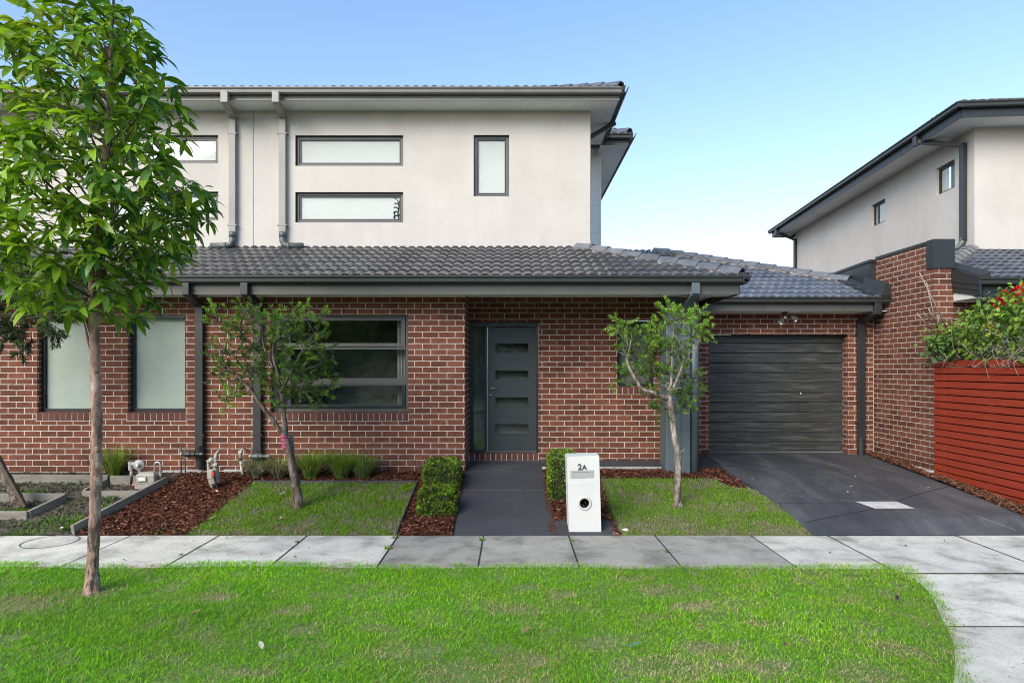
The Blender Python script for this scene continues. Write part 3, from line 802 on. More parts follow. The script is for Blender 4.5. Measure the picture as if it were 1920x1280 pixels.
# upper downpipes with their elbows on the tiles
def dp_upper(bx0, bx1, px0, px1, side):
    xb0, xb1 = SX(bx0,115.1), SX(bx1,115.1); xp0, xp1 = SX(px0,Su), SX(px1,Su)
    yg = F/115.1; p = MB(); top = SZ(222,Su); w = xp1-xp0
    p.box(xb0, xb1, yg-.012, yg+.07, SZ(192,115.1), SZ(170.5,115.1))
    p.beam(((xb0+xb1)/2, yg+.03, SZ(192,115.1)+.03), ((xp0+xp1)/2, Yu-.055, top), w, .075)
    p.box(xp0, xp1, Yu-.09, Yu-.015, SZ(438,Su), top+.03)
    o = obj('downpipe', p, MT['pipe'], house, bevel=.006)
    for py in (253, 424): obj('clip', MB().box(xp0-.02, xp1+.02, Yu-.094, Yu-.012, SZ(py+1.2,Su), SZ(py-1.2,Su)), MT['pipe'], o)
    xc = (xp0+xp1)/2; zl = SZ(462.5,Su)+.0
    e = MB()
    e.tube([(xc, Yu-.055, SZ(438,Su)+.02), (xc, Yu-.055, zl+.09), (xc+side*.03, Yu-.06, zl+.03), (xc+side*.09, Yu-.07, zl+.005), (xc+side*.36, Yu-.09, zl)], [.056,.056,.056,.05,.05], 14)
    e.lathe((xc, Yu-.055, SZ(446,Su)), (0,0,1), [(0,.05),(0,.063),(.09,.063),(.09,.05)], 16)
    e.lathe((xc+side*.09, Yu-.07, zl), (side,0,0), [(0,.05),(0,.06),(.05,.06),(.05,.05)], 16)
    obj('elbow', e, MT['pvc'], o, smooth=True)
dp_upper(413.5, 427, 432.5, 445, -1); dp_upper(510, 523, 525.5, 538.5, 1)
sp = MB()
sp.beam((XUE+.10, 11.75, 6.40), (XU+.05, 11.75, 6.13), .07, .09, up=(0,1,0)); sp.box(XU+.002, XU+.075, 11.7, 11.8, 4.3, 6.16)
o = obj('downpipe', sp, MT['pipe_dark'], house, bevel=.005)
# ------------------------------------------------------------------ boundary wall on the right
BX, BY0, SB = 6.45, F/122.6, 122.6
bw = thing('boundary_wall', 'tall red brick wall with dark metal capping between the garage and the red slat fence', 'brick wall', (6.55, 10.5, .3))
zt = SZ(455, SB)
m = MB()
m.add([(BX,BY0,.05),(BX,11.62,.05),(BX,11.62,zt),(BX,BY0,zt)], [(0,1,2,3)])
m.add([(BX,BY0,.05),(BX+.30,BY0,.05),(BX+.30,BY0,zt),(BX,BY0,zt)], [(0,1,2,3)])
m.add([(BX+.30,BY0,.05),(BX+.30,20,.05),(BX+.30,20,zt),(BX+.30,BY0,zt)], [(0,1,2,3)])
m.add([(BX,BY0,zt),(BX+.30,BY0,zt),(BX+.30,20,zt),(BX,20,zt)], [(0,1,2,3)])
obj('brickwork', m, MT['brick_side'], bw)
cp = MB().box(BX-.012, BX+.312, BY0+.16, 11.50, zt+.001, zt+.05)
cp.box(BX-.015, BX+.315, BY0-.02, BY0+.16, SZ(503,SB), zt+.055)
obj('capping', cp, MT['dark'], bw, bevel=.004)
cl = MB()
cl.prism([(BX-.11, 11.50, 3.0), (BX-.11, 20, 3.0), (BX-.11, 20, 3.55), (BX-.11, 11.50, SZ(492,105.6))], (.42, 0, 0))
obj('cladding', cl, MT['dark'], bw)
obj('capping', MB().prism([(BX-.13, 11.47, SZ(492,105.6)+.002), (BX-.13, 20, 3.552), (BX-.13, 20, 3.60), (BX-.13, 11.47, SZ(492,105.6)+.045)], (.46, 0, 0)), MT['dark'], bw)
fm = MB(); rr = random.Random(8); y = BY0-.02
while y < 10.55:
    w = rr.uniform(.1, .2); fm.box(BX-rr.uniform(.03,.06), BX+.02, y, y+w-.003, .2, .40-(y-BY0)*.05+rr.uniform(-.02,.03)); y += w
obj('footing', fm, MT['cement'], bw, bevel=.01)

# ------------------------------------------------------------------ neighbour's house
nb = thing('neighbouring_house', 'pale rendered two storey house next door with two small square side windows', 'house', (11, 16, 0))
P0, P1 = Vector((8.50, 11.92, 0)), Vector((9.30, 21.3, 0))          # side wall, front to back
sd = (P1-P0).normalized(); fr = Vector((sd.y, -sd.x, 0))             # along the side, along the front
nz0, nz1 = 2.2, SZ(238, 102)
def NP(a, b, z): return P0 + sd*a + fr*b + Vector((0,0,z))           # a back along the side, b along the front
Ls = (P1-P0).length
def on_side(px):                                                     # distance along the side wall seen at column px
    k = (px-CX)/F; return (k*P0.y-P0.x)/(sd.x-k*sd.y)
def nz(px, py):
    p = P0+sd*on_side(px); return H-(py-CY)*p.y/F
wins = []
for (l, r_, t, b) in ((1754,1790,306,360), (1633.5,1659.6,377,421)):
    a1, a0 = on_side(l), on_side(r_); ztop = (nz(r_, t-8)+nz(l, t+11))/2; zbot = (nz(r_, b-8)+nz(l, b+7))/2
    wins.append((a0, a1, zbot, ztop))
m = MB()
xs = sorted({0, Ls, *[w[0] for w in wins], *[w[1] for w in wins]}); zs = sorted({nz0, nz1, *[w[2] for w in wins], *[w[3] for w in wins]})
for i in range(len(xs)-1):
    for j in range(len(zs)-1):
        cx, cz = (xs[i]+xs[i+1])/2, (zs[j]+zs[j+1])/2
        if any(w[0] < cx < w[1] and w[2] < cz < w[3] for w in wins): continue
        m.add([NP(xs[i],0,zs[j]), NP(xs[i+1],0,zs[j]), NP(xs[i+1],0,zs[j+1]), NP(xs[i],0,zs[j+1])], [(0,1,2,3)])
for (a, b, c, d) in wins:
    for q in ([(a,c),(a,d)], [(b,c),(b,d)], [(a,d),(b,d)], [(a,c),(b,c)]):
        (u0,v0),(u1,v1) = q
        m.add([NP(u0,0,v0), NP(u1,0,v1), NP(u1,.12,v1), NP(u0,.12,v0)], [(0,1,2,3)])
m.add([NP(0,0,nz0), NP(0,7,nz0), NP(0,7,nz1), NP(0,0,nz1)], [(0,1,2,3)])
m.add([NP(Ls,0,nz0), NP(Ls,7,nz0), NP(Ls,7,nz1), NP(Ls,0,nz1)], [(0,1,2,3)])
obj('rendered_wall', m, MT['stucco'], nb)
for i, (a, b, c, d) in enumerate(wins):
    w = MB()
    for (u0,u1,v0,v1) in ((a,a+.05,c,d),(b-.05,b,c,d),(a+.05,b-.05,c,c+.05),(a+.05,b-.05,d-.05,d)):
        w.prism([NP(u0,.07,v0), NP(u1,.07,v0), NP(u1,.07,v1), NP(u0,.07,v1)], fr*.05)
    f = obj('side_window', w, MT['frame_dark'], nb)
    obj('pane', MB().prism([NP(a+.05,.09,c+.05), NP(b-.05,.09,c+.05), NP(b-.05,.09,d-.05), NP(a+.05,.09,d-.05)], fr*.004), MT['glass_up'], f)
    k = .42 if i == 0 else .85
    mid = b-.05-(b-a-.1)*(.40 if i == 0 else .0)
    if i == 0:
        obj('curtain', MB().prism([NP(mid,.102,c+.03), NP(b-.03,.102,c+.03), NP(b-.03,.102,d-.03), NP(mid,.102,d-.03)], fr*.01), MT['blind_pale'], f)
        obj('dim_room', MB().prism([NP(a,.15,c), NP(mid,.15,c), NP(mid,.15,d), NP(a,.15,d)], fr*.01), MT['interior'], f)
    else:
        obj('blind', MB().prism([NP(a+.03,.102,c+.03), NP(b-.03,.102,c+.03), NP(b-.03,.102,d-.03), NP(a+.03,.102,d-.03)], fr*.01), MT['blind_pale'], f)
        obj('sash', MB().prism([NP(b-.22,.075,c+.05), NP(b-.17,.075,c+.05), NP(b-.17,.075,d-.05), NP(b-.22,.075,d-.05)], fr*.03), MT['frame_dark'], f)
OV = .55
obj('soffit', MB().prism([NP(-OV,-OV,nz1-.005), NP(Ls+OV,-OV,nz1-.005), NP(Ls+OV,0,nz1-.005), NP(0,0,nz1-.005), NP(0,7,nz1-.005), NP(-OV,7,nz1-.005)], (0,0,.012)), MT['soffit'], nb)
fz0, fz1 = nz1-.03, nz1+.14
fs = MB()
fs.prism([NP(-OV,-OV,fz0), NP(Ls+OV,-OV,fz0), NP(Ls+OV,-OV,fz1), NP(-OV,-OV,fz1)], -fr*.018)
fs.prism([NP(-OV,-OV,fz0), NP(-OV,7,fz0), NP(-OV,7,fz1), NP(-OV,-OV,fz1)], -sd*.018)
fs.prism([NP(Ls+OV,-OV,fz0), NP(Ls+OV,3,fz0), NP(Ls+OV,3,fz1), NP(Ls+OV,-OV,fz1)], sd*.018)
obj('fascia', fs, MT['dark'], nb)
for (p, q, od) in ((NP(-OV-.12,-OV-.02,fz1-.02), NP(Ls+OV+.12,-OV-.02,fz1-.02), -fr), (NP(-OV-.02,-OV-.12,fz1-.02), NP(-OV-.02,7,fz1-.02), -sd)):
    gutter(p, q, od, nb, MT['gutter'])
# hipped upper roof, seen as a sliver of tiles over the gutter
zr = fz1+.06
roof('roof', NP(-OV-.06,-OV-.06,zr), fr, sd, 0, 8, 5.5, parent=nb, clips=[(NP(-OV-.06,-OV-.06,0), (-fr+sd).normalized())], seed=31, step=.03, th=R(21), cols=((.10,.09,.085),(.15,.13,.12)))
roof('roof', NP(-OV-.06,-OV-.06,zr), sd, fr, 0, Ls+1.2, 5.5, parent=nb, clips=[(NP(-OV-.06,-OV-.06,0), (fr-sd).normalized())], seed=32, step=.03, th=R(21))
# downpipes on the side wall
for (pa, pb, a_g, foot) in ((1803,1814,1.25,True), (1488,1493,Ls-.15,False)):
    a0, a1 = on_side(pb), on_side(pa)
    if not foot: a0, a1 = Ls-.20, Ls-.08
    else: a0, a1 = .20, .32
    dm_ = MB(); am = (a0+a1)/2
    dm_.prism([NP(a0,-.09,2.4 if not foot else nz(1808,452)), NP(a1,-.09,2.4 if not foot else nz(1808,452)), NP(a1,-.09,nz1-.22), NP(a0,-.09,nz1-.22)], fr*.08)
    dm_.beam(NP(am,-.05,nz1-.24), NP(am+(.55 if foot else .1),-OV-.03,nz1+.02), .11, .08)
    ab = am+(.55 if foot else .1)
    dm_.prism([NP(ab-.06,-OV-.10,nz1-.06), NP(ab+.06,-OV-.10,nz1-.06), NP(ab+.06,-OV-.10,nz1+.13), NP(ab-.06,-OV-.10,nz1+.13)], fr*.08)
    o = obj('downpipe', dm_, MT['dark'], nb, bevel=.005)
    if foot:
        zb_ = nz(1808,452)
        obj('elbow', MB().tube([NP(am,-.05,zb_+.05), NP(am,-.06,zb_-.03), NP(am,-.13,zb_-.12), NP(am+.05,-.42,zb_-.22)], .05, 12), MT['pvc'], o, smooth=True)
# lower roof in front
lx0, ly0, lz0 = BX+.30, 9.37, 3.26
roof('roof', (0, ly0-.02, lz0-.02), (1,0,0), (0,1,0), lx0+.16, 13, 2.9, parent=nb, seed=33, th=math.atan(.335), clips=[((0, 12.1, 0), Vector((0,1,0))), ((7.365, 10.79, 0), Vector((-1.05,1,0)).normalized())], cols=((.055,.062,.085),(.085,.095,.125)))
gutter((lx0-.02, ly0+.06, lz0-.098), (13, ly0+.06, lz0-.098), (0,-1,0), nb, MT['gutter'])
fascia(lx0+.10, 13, ly0+.08, lz0-.26, lz0-.09, nb, MT['dark'])
rb = MB()
for k, (o1, h0, h1) in enumerate(((-.035,-.11,.02), (-.025,-.19,-.112), (-.015,-.27,-.192))):
    rb.prism([(lx0+o1, ly0-.04, lz0+h0+.01), (lx0+o1, BY0+.02, lz0+h0+.13), (lx0+o1, BY0+.02, lz0+h1+.20), (lx0+o1, ly0-.04, lz0+h1+.01)], (.03, 0, 0))
obj('barge_capping', rb, MT['dark'], nb)
obj('verge_tray', MB().prism([(lx0+.02, ly0, lz0+.01), (lx0+.17, ly0, lz0+.01), (lx0+.17, ly0, lz0+.10), (lx0+.02, ly0, lz0+.05)], (0, 1.3, .43)), MT['dark'], nb, bevel=.004)
obj('soffit', MB().box(lx0+.005, 13, ly0+.10, 9.98, lz0-.275, lz0-.265), MT['soffit'], nb)
obj('eave_return', MB().prism([(lx0+.004, ly0+.10, lz0-.27), (lx0+.004, BY0+.02, lz0-.27), (lx0+.004, BY0+.02, lz0-.06)], (.02, 0, 0)), MT['white'], nb)
obj('brick_wall', MB().box(lx0, 13, 10.0, 10.1, 0, lz0-.28), MT['brick_side'], nb)
obj('dark_window', MB().box(lx0+.75, 11, 9.97, 9.999, 1.2, 2.85), MT['interior'], nb)
dpn = MB().box(lx0+.52, lx0+.66, ly0-.03, ly0+.06, lz0-.28, lz0-.09)
dpn.beam((lx0+.59, ly0+.01, lz0-.27), (lx0+.32, 9.93, lz0-.5), .11, .08); dpn.box(lx0+.26, lx0+.38, 9.88, 9.96, .3, lz0-.49)
obj('downpipe', dpn, MT['pipe_dark'], nb, bevel=.005)
ridge_caps((6.90, 10.30, lz0+.335*.93+.05), (8.45, 11.93, lz0+.335*2.56+.05), nb, seed=9, w=.28)

# ------------------------------------------------------------------ red slat fence
FX = 6.44
fe = thing('slat_fence', 'red stained timber fence of horizontal slats beside the driveway', 'fence', (FX, 8.7, .3))
m = MB(); z = .16; rr = random.Random(3); ztop = 2.075
zz = ztop
while zz > .22:
    j = rr.uniform(-.002, .002)
    zlow = max(zz-.089, .16)
    m.box(FX+j, FX+.022+j, 7.72+rr.uniform(0,.004), BY0-.022, zlow, zz)
    zz -= .1045
obj('slat_panel', m, MT['red_timber'], fe, bevel=.003)
obj('gap_shade_sheet', MB().box(FX+.125, FX+.14, 7.72, BY0-.03, .12, 2.0), MT['black'], fe)  # black sheet added behind the slats to paint shade in the gaps
for yy in (7.9, 8.75, 9.72):
    obj('post', MB().box(FX+.03, FX+.12, yy-.05, yy+.05, .1, 2.03), MT['red_timber'], fe)
nm = MB()
for yy in (7.95, 8.8, 9.68):
    zz = ztop-.045
    while zz > .3:
        for dy in (-.012, .012):
            nm.lathe((FX-.0005, yy+dy*2.2, zz+rr.uniform(-.006,.006)), (-1,0,0), [(0,.0035),(.0015,.003),(.0018,0)], 6)
        zz -= .1045
obj('nails', nm, MT['plate'], fe)
# ------------------------------------------------------------------ ground
def gz(x, d):
    """garden height: rises from the footpath to the house"""
    return np.clip(.2157*(np.asarray(d, float)-7.6), 0, .435) + 0*np.asarray(x, float)
DL = [(7.6,3.53,0),(8.42,3.47,.177),(9.03,3.33,.308),(9.61,3.18,.425),(10.5,3.32,.438),(11.85,3.45,.446)]
DR = [(7.6,6.15,0),(7.85,6.17,.185),(8.3,6.2,.225),(9.3,6.25,.285),(10.5,6.28,.36),(11.85,6.33,.446)]
def dz(x, d):
    dl = [p[0] for p in DL]; dr = [p[0] for p in DR]
    xl, zl = np.interp(d, dl, [p[1] for p in DL]), np.interp(d, dl, [p[2] for p in DL])
    xr, zr = np.interp(d, dr, [p[1] for p in DR]), np.interp(d, dr, [p[2] for p in DR])
    u = np.clip((x-xl)/(xr-xl), -.3, 1.3)
    return zl+(zr-zl)*np.clip(u,0,1), xl, xr
def structure(name, mb, m, **k): return tag(obj(name, mb, m, **k), kind='structure')

g = MB().add([(-300,-300,-.30),(300,-300,-.30),(300,500,-.30),(-300,500,-.30)], [(0,1,2,3)])
structure('ground', g, MT['soil'])
structure('road', MB().box(-120, 120, -8.5, .9, -.29, -.13), MT['asphalt'])
kb = MB()
for i in range(-20, 20): kb.box(i*2.4, i*2.4+2.394, .9, 1.25, -.28, -.005)
structure('kerb', kb, MT['cement'], bevel=.02)
structure('far_verge', MB().box(-120, 120, -60, -8.5, -.29, -.05), MT['lawnsoil'])

# footpath of separately poured bays, light - dark - light
YP0, YP1 = 6.20, 7.60
js = [-14,-12.6,-11.2,-9.8,-8.4,-7.0,-5.95,-4.46,-3.43,-2.40,-1.335,-.335,.665,1.675,2.80,3.70,5.20,6.7,8.2,9.7,11.2,14]
fp = MB(); rr = random.Random(2)
for i in range(len(js)-1):
    a, b = js[i], js[i+1]; mid = (a+b)/2
    g_ = .60 if mid < -4.46 else .54 if mid < -1.4 else (.305 if mid < 2.8 else .53)
    g_ *= rr.uniform(.94, 1.06)
    fp.col = (g_*1.03, g_*.98, g_*.875)
    fp.box(a+.006, b-.006, YP0, YP1, -.09, rr.uniform(-.003, .003))
structure('footpath', fp, MT['footpath'], bevel=.006)
ck = MB(); cpts = [(620,1062),(648,1056),(668,1055),(690,1050),(703,1048)]
for p_, q_ in zip(cpts[:-1], cpts[1:]):
    a_, b_ = ((p_[0]-CX)*H/(p_[1]-CY), H*F/(p_[1]-CY)), ((q_[0]-CX)*H/(q_[1]-CY), H*F/(q_[1]-CY))
    ck.add([(*a_, .0045), (a_[0], a_[1]+.008, .0045), (b_[0], b_[1]+.006, .0045), (*b_, .0045)], [(0,1,2,3)])
structure('footpath_base', MB().box(-14, 14, YP0+.01, YP1-.01, -.2, -.012), MT['joint'])
for x_ in js[1:-1]:
    obj('joint', MB().add([(x_-.0055, YP0+.002, .0042), (x_+.0055, YP0+.002, .0042), (x_+.0055, YP1-.002, .0042), (x_-.0055, YP1-.002, .0042)], [(0,1,2,3)]), MT['joint'], bpy.data.objects['footpath'])
obj('joint', MB().add([(3.72, YP0-.014, .0046), (14, YP0-.014, .0046), (14, YP0+.004, .0046), (3.72, YP0+.004, .0046)], [(0,1,2,3)]), MT['joint'], bpy.data.objects['footpath'])
obj('crack', ck, MT['joint'], bpy.data.objects['footpath'])
# crossover from the driveway to the street
edge = [(6.42,3.78),(6.22,3.79),(6.0,3.77),(5.74,3.70),(5.4,3.55),(5.07,3.385),(4.8,3.26),(4.58,3.145),(4.3,2.96),(4.04,2.77),(3.3,2.45),(2.2,2.2),(1.25,2.1)]
def lawn_edge(d):
    e = edge[::-1]; return np.interp(d, [p[0] for p in e], [p[1] for p in e])
xo = MB(); cuts = [6.19, 4.93, 3.2, 1.25]
for k in range(3):
    y1, y0 = cuts[k]-.005, cuts[k+1]+.005
    xo.col = ((.57,.545,.485), (.50,.478,.425), (.52,.497,.44))[k]
    dd = np.linspace(y1, y0, 14); prof_ = [(float(lawn_edge(v))-.06, v) for v in dd]
    xo.prism([(p, v, -.004) for p, v in prof_]+[(5.6, y0, -.004), (5.6, y1, -.004)], (0,0,-.086)); xo.box(5.612, 9, y0, y1, -.09, -.004)
structure('crossover', xo, MT['footpath'], bevel=.005)
for yy in (4.93, 3.2): obj('joint', MB().add([(float(lawn_edge(yy))-.05, yy-.007, -.0005), (9, yy-.007, -.0005), (9, yy+.007, -.0005), (float(lawn_edge(yy))-.05, yy+.007, -.0005)], [(0,1,2,3)]), MT['joint'], bpy.data.objects['crossover'])
structure('crossover_base', MB().box(3.9, 8.9, 1.3, 6.209, -.2, -.014), MT['joint'])

# garden earth in one sloping sheet, a little under everything laid on it
def sheet(x0, x1, d0, d1, nx, nd, zf, off=0.0, rough=0.0, seed=1):
    fl = Field(seed, .5); mb = MB(); xs, ds = np.linspace(x0, x1, nx), np.linspace(d0, d1, nd)
    for d in ds:
        for x in xs: mb.v.append((x, d, float(zf(x, d)) + off + rough*(float(fl(x, d))-.5)))
    for j in range(nd-1):
        for i in range(nx-1):
            a = j*nx+i; mb.f.append((a, a+1, a+nx+1, a+nx))
    return mb
structure('garden_bed', sheet(-12, 3.5, 7.6, 10.4, 120, 24, gz, -.03, .01), MT['soil'], smooth=True)
# the soil left of the timber edging
structure('bare_soil', sheet(-12, -4.9, 7.605, 9.57, 90, 40, gz, -.006, .02, 4), MT['soil'], smooth=True)

# driveway
dm = MB(); ns, nu = 40, 18; ds = np.concatenate([np.linspace(7.605, 8.4, 14), np.linspace(8.5, 11.83, 26)])
for d in ds:
    z_, xl, xr = dz(0, d)
    for k in range(nu+1):
        x = xl+(xr-xl)*k/nu; dm.v.append((x, d, float(dz(x, d)[0])))
for j in range(len(ds)-1):
    for i in range(nu):
        a = j*(nu+1)+i; dm.f.append((a, a+1, a+nu+2, a+nu+1))
drive_o = structure('driveway', dm, MT['drive'], smooth=True)
def on_drive(path, w, name, mt, lift=.004):
    mb = MB()
    for (p, q) in zip(path[:-1], path[1:]):
        p, q = np.array(p), np.array(q); t = (q-p)/np.linalg.norm(q-p); n_ = np.array([-t[1], t[0]])*w/2
        N = 14
        for i in range(N):
            a, b = p+(q-p)*i/N, p+(q-p)*(i+1)/N
            vs = [(*(c), float(dz(c[0], c[1])[0])+lift) for c in (a-n_, b-n_, b+n_, a+n_)]
            mb.add(vs, [(0,1,2,3)])
    o = obj(name, mb, mt, drive_o); return o
def drv(px, py):
    d = 8.5
    for _ in range(60):
        x = (px-CX)*d/F; z = float(dz(x, d)[0]); d = .5*d + .5*(H-z)*F/(py-CY)
    return ((px-CX)*d/F, d)
on_drive([drv(1512,979), drv(1638,954)], .016, 'expansion_joint', MT['joint'])
on_drive([drv(1679,940), drv(1778,912)], .016, 'expansion_joint', MT['joint'])
on_drive([drv(1362,885), drv(1700,884)], .012, 'saw_cut', MT['joint_pale'])
on_drive([drv(1712,954), drv(1905,985)], .010, 'saw_cut', MT['joint_pale'])
on_drive([drv(1410,920), drv(1604,940)], .008, 'saw_cut', MT['joint_pale'])
on_drive([drv(1440,943), drv(1610,944)], .007, 'saw_cut', MT['joint'])
q = [drv(*p) for p in ((1603,940.5),(1681,940.5),(1715,953.5),(1640,953.5))]
lm = MB(); lm.add([(x, d, float(dz(x, d)[0])+.006) for x, d in q], [(0,1,2,3)])
lid = obj('drain_lid', lm, MT['cement']); tag(lid, 'pale square concrete drain lid set into the charcoal driveway', 'drain lid')
lid.data.materials[0] = plain('pale_lid_concrete', (.42,.40,.385), .9, .25, 12, 80, .5)

# entry path ramp and porch slab
pm = MB()
XPL0, XPL1, XPR0, XPR1 = -.685, -.705, .52, .43
prof = [(7.605,.0),(8.75,.235),(9.72,.445),(10.0,.475),(Yd-.02,.482)]
for (d, z) in prof:
    t = (d-7.6)/2.8
    pm.v += [(XPL0+(XPL1-XPL0)*t, d, z), (XPR0+(XPR1-XPR0)*t, d, z), (XPL0+(XPL1-XPL0)*t, d, z-.2), (XPR0+(XPR1-XPR0)*t, d, z-.2)]
for i in range(len(prof)-1):
    a = i*4; pm.f += [(a,a+1,a+5,a+4),(a,a+4,a+6,a+2),(a+1,a+3,a+7,a+5)]
pm.f += [(0,2,3,1)]
path = structure('entry_path', pm, MT['slab_dark'])
jm = MB()
jm.add([(-.70,8.94,.2795+.003),(.48,8.94,.2795+.003),(.48,8.955,.2825+.003),(-.70,8.955,.2825+.003)], [(0,1,2,3)])
jm.add([(-.70,9.86,.4632),(.45,9.86,.4632),(.45,9.872,.4643),(-.70,9.872,.4643)], [(0,1,2,3)])
obj('saw_cut', jm, MT['joint_pale'], path)
sl = MB().box(.445, SX(1249,127)+.02, 9.80, Yd+.05, .32, .484)
slab = structure('porch_slab', sl, MT['slab_dark'], bevel=.006)
obj('slab_edge', MB().box(.45, SX(1249,127)-.02, 9.790, 9.798, .33, .472), MT['cement'], slab)
obj('garage_apron', MB().box(2.6, 3.46, Yw+.5, Yg, .30, .43), MT['slab_dark'], slab)

# manhole ring in the footpath
mh = MB(); c_ = (-5.22, 7.33, .0035)
n = 40
for i in range(n):
    a0, a1 = 2*math.pi*i/n, 2*math.pi*(i+1)/n
    for (r0, r1, zz) in ((.27,.285,.0045),):
        mh.add([(c_[0]+r0*math.cos(a0), c_[1]+r0*math.sin(a0), zz), (c_[0]+r1*math.cos(a0), c_[1]+r1*math.sin(a0), zz), (c_[0]+r1*math.cos(a1), c_[1]+r1*math.sin(a1), zz), (c_[0]+r0*math.cos(a1), c_[1]+r0*math.sin(a1), zz)], [(0,1,2,3)])
mo = obj('manhole_cover', mh, MT['joint_pale']); tag(mo, 'round concrete manhole cover outlined by a dark ring in the pale footpath', 'manhole cover')

# ------------------------------------------------------------------ grass
def scatter(n, x0, x1, d0, d1): return rng.uniform(x0, x1, n), rng.uniform(d0, d1, n)
def grass_cols(n, lush, base, straw, dark):
    """lush 0..1 per blade"""
    t = rng.uniform(0, 1, n)[:, None]; b = np.array(base[0])*(1-t) + np.array(base[1])*t
    s = (np.array(straw[0])*(1-t) + np.array(straw[1])*t)
    k = (rng.uniform(0, 1, n) < lush)[:, None]
    c = np.where(k, b, s)
    return c*rng.uniform(1-dark, 1.12, n)[:, None]

FL1, FL2, FL3 = Field(21, .9), Field(22, .28), Field(23, 2.4)
def verge():
    xs, ds = [], []
    for (n, x0, x1, d0, d1) in ((250000, -5.9, 4.2, 3.75, 6.48), (26000, -9, 4.0, 1.3, 3.75), (12000, -12, -5.9, 3.5, 6.45)):
        x, d = scatter(n, x0, x1, d0, d1); xs.append(x); ds.append(d)
    x, d = np.concatenate(xs), np.concatenate(ds)
    back = 6.40 - .055*np.clip((x+3)/6, 0, 1) + .05*(FL2(x, 0*x)-.5) + .02*rng.normal(size=len(x)) + .05*(FL1(x, 0*x)-.5)
    keep = (d < back) & (x < lawn_edge(d) + .035 + .05*(FL2(d*1.7, d)-.5)*2 + .05*(FL2(d*4.1, d*3)-.5) + .028*rng.normal(size=len(x)))
    # worn patches
    bare = (FL2(x, d)*.6 + FL1(x, d)*.4)
    patch = np.zeros(len(x))
    for (px, pd, pr) in WORN:
        patch = np.maximum(patch, np.exp(-(((x-px)/pr)**2 + ((d-pd)/(pr*.6))**2)*.9)*(.45+1.1*FL2(x*1.7, d*1.7)))
    keep &= rng.uniform(0,1,len(x)) > np.clip((bare-.72)*3, 0, .75)
    keep &= rng.uniform(0,1,len(x)) > patch*.55
    x, d, bare, patch = x[keep], d[keep], bare[keep], patch[keep]
    lush = np.clip(1.0 - .42*np.clip(bare-.50, 0, 1)*1.8 - .13*np.clip((x+1)/4, 0, 1) - 1.6*patch, .02, 1)
    big = FL3(x, d)
    c = grass_cols(len(x), lush, ((.085,.40,.001),(.32,.73,.003)), ((.42,.39,.19),(.62,.56,.40)), .45)
    yel = np.clip(.34+.5*(FL1(x*1.3, d*1.3)-.4)+.16*x/4, 0, .7)[:, None]
    c = c*(1-yel) + c*np.array([1.55,1.1,.95])*yel
    c *= (.84+.34*big)[:, None]
    h = rng.gamma(6, .0023, len(x))*(.85+.5*FL1(x+4, d))*np.where(np.abs(6.35-d) < .1, 1.15, 1)
    h *= np.where(x < -2.2, 1.25, 1)
    h *= 1-.5*patch
    z = .012 + .03*FL3(x, d)
    o = blades(np.stack([x, d, z], 1), h, rng.uniform(.0028,.0052,len(x)), rng.uniform(.8,5.5,len(x)), c, 'verge_grass', MT['grass'])
    tag(o, 'bright green lawn on the verge between the footpath and the street', 'lawn', kind='stuff')
def PD(px, py, z=.0):
    d = (H-z)*F/(py-CY); return ((px-CX)*d/F, d)
WORN = [(-3.66, 5.62, .16)]
for (px, py, r) in ((20,1140,.32),(405,1125,.13),(555,1147,.13),(700,1185,.08),(630,1075,.12),(950,1150,.14),(1240,1115,.18),(1300,1145,.13),(1420,1180,.07),(1590,1135,.07),(560,1190,.12),(740,1225,.12),(1110,1215,.14),(1440,1260,.15),(900,1275,.25),(1000,1245,.14),(1245,1262,.2),(860,1265,.2),(1690,1225,.12),(1330,1228,.14),(1620,1270,.16),(1060,1120,.1),(1190,1090,.1),(270,1066,.12),(480,1270,.1)):
    WORN.append((*PD(px, py), r))
structure('verge_soil', sheet(-14, 2.0, 1.26, 6.3, 60, 40, lambda x, d: .012+.03*float(FL3(np.array(x), np.array(d))), -.004, .006, 6), MT['lawnsoil'], smooth=True)
e = MB()
for i in range(len(edge)-1):
    (d1, x1), (d0, x0) = edge[i], edge[i+1]
    if d1 > 6.3: d1 = 6.3
    e.add([(1.99, d0, .02), (x0-.07, d0, .012), (x1-.07, d1, .012), (1.99, d1, .02), (x0-.02, d0, -.003), (x1-.02, d1, -.003)], [(0,1,2,3),(1,4,5,2)])
structure('verge_soil', e, MT['lawnsoil'])
verge()

def garden_lawn(name, label, inside, box, n, seed):
    f1, f2 = Field(seed, .5), Field(seed+1, .16)
    x, d = scatter(n, *box); k = inside(x, d)
    x, d = x[k], d[k]; b = f1(x, d)*.6+f2(x, d)*.4
    front = np.clip(1-(d-7.62)/.25, 0, 1)
    lush = np.clip(.90 - (b-.46)*2.2 - front*.6, .06, .96)
    keep = rng.uniform(0,1,len(x)) > np.clip((b-.74)*3.2, 0, .75); x, d, b, lush = x[keep], d[keep], b[keep], lush[keep]
    c = grass_cols(len(x), lush, ((.115,.29,.006),(.30,.52,.020)), ((.27,.26,.12),(.46,.42,.28)), .45)
    h = rng.gamma(6, .0036, len(x))
    o = blades(np.stack([x, d, gz(x, d)-.004], 1), h, rng.uniform(.004,.0075,len(x)), rng.uniform(.4,2.6,len(x)), c, name, MT['grass'])
    tag(o, label, 'lawn', kind='stuff'); return o
LB = 9.16
def in_left(x, d):
    lo = np.interp(d, [7.62, LB], [-3.84, -3.69]); hi = np.interp(d, [7.62, LB], [-1.375, -1.35])
    return (x > lo+.03*rng.normal(size=len(x))) & (x < hi) & (d < LB-.02)
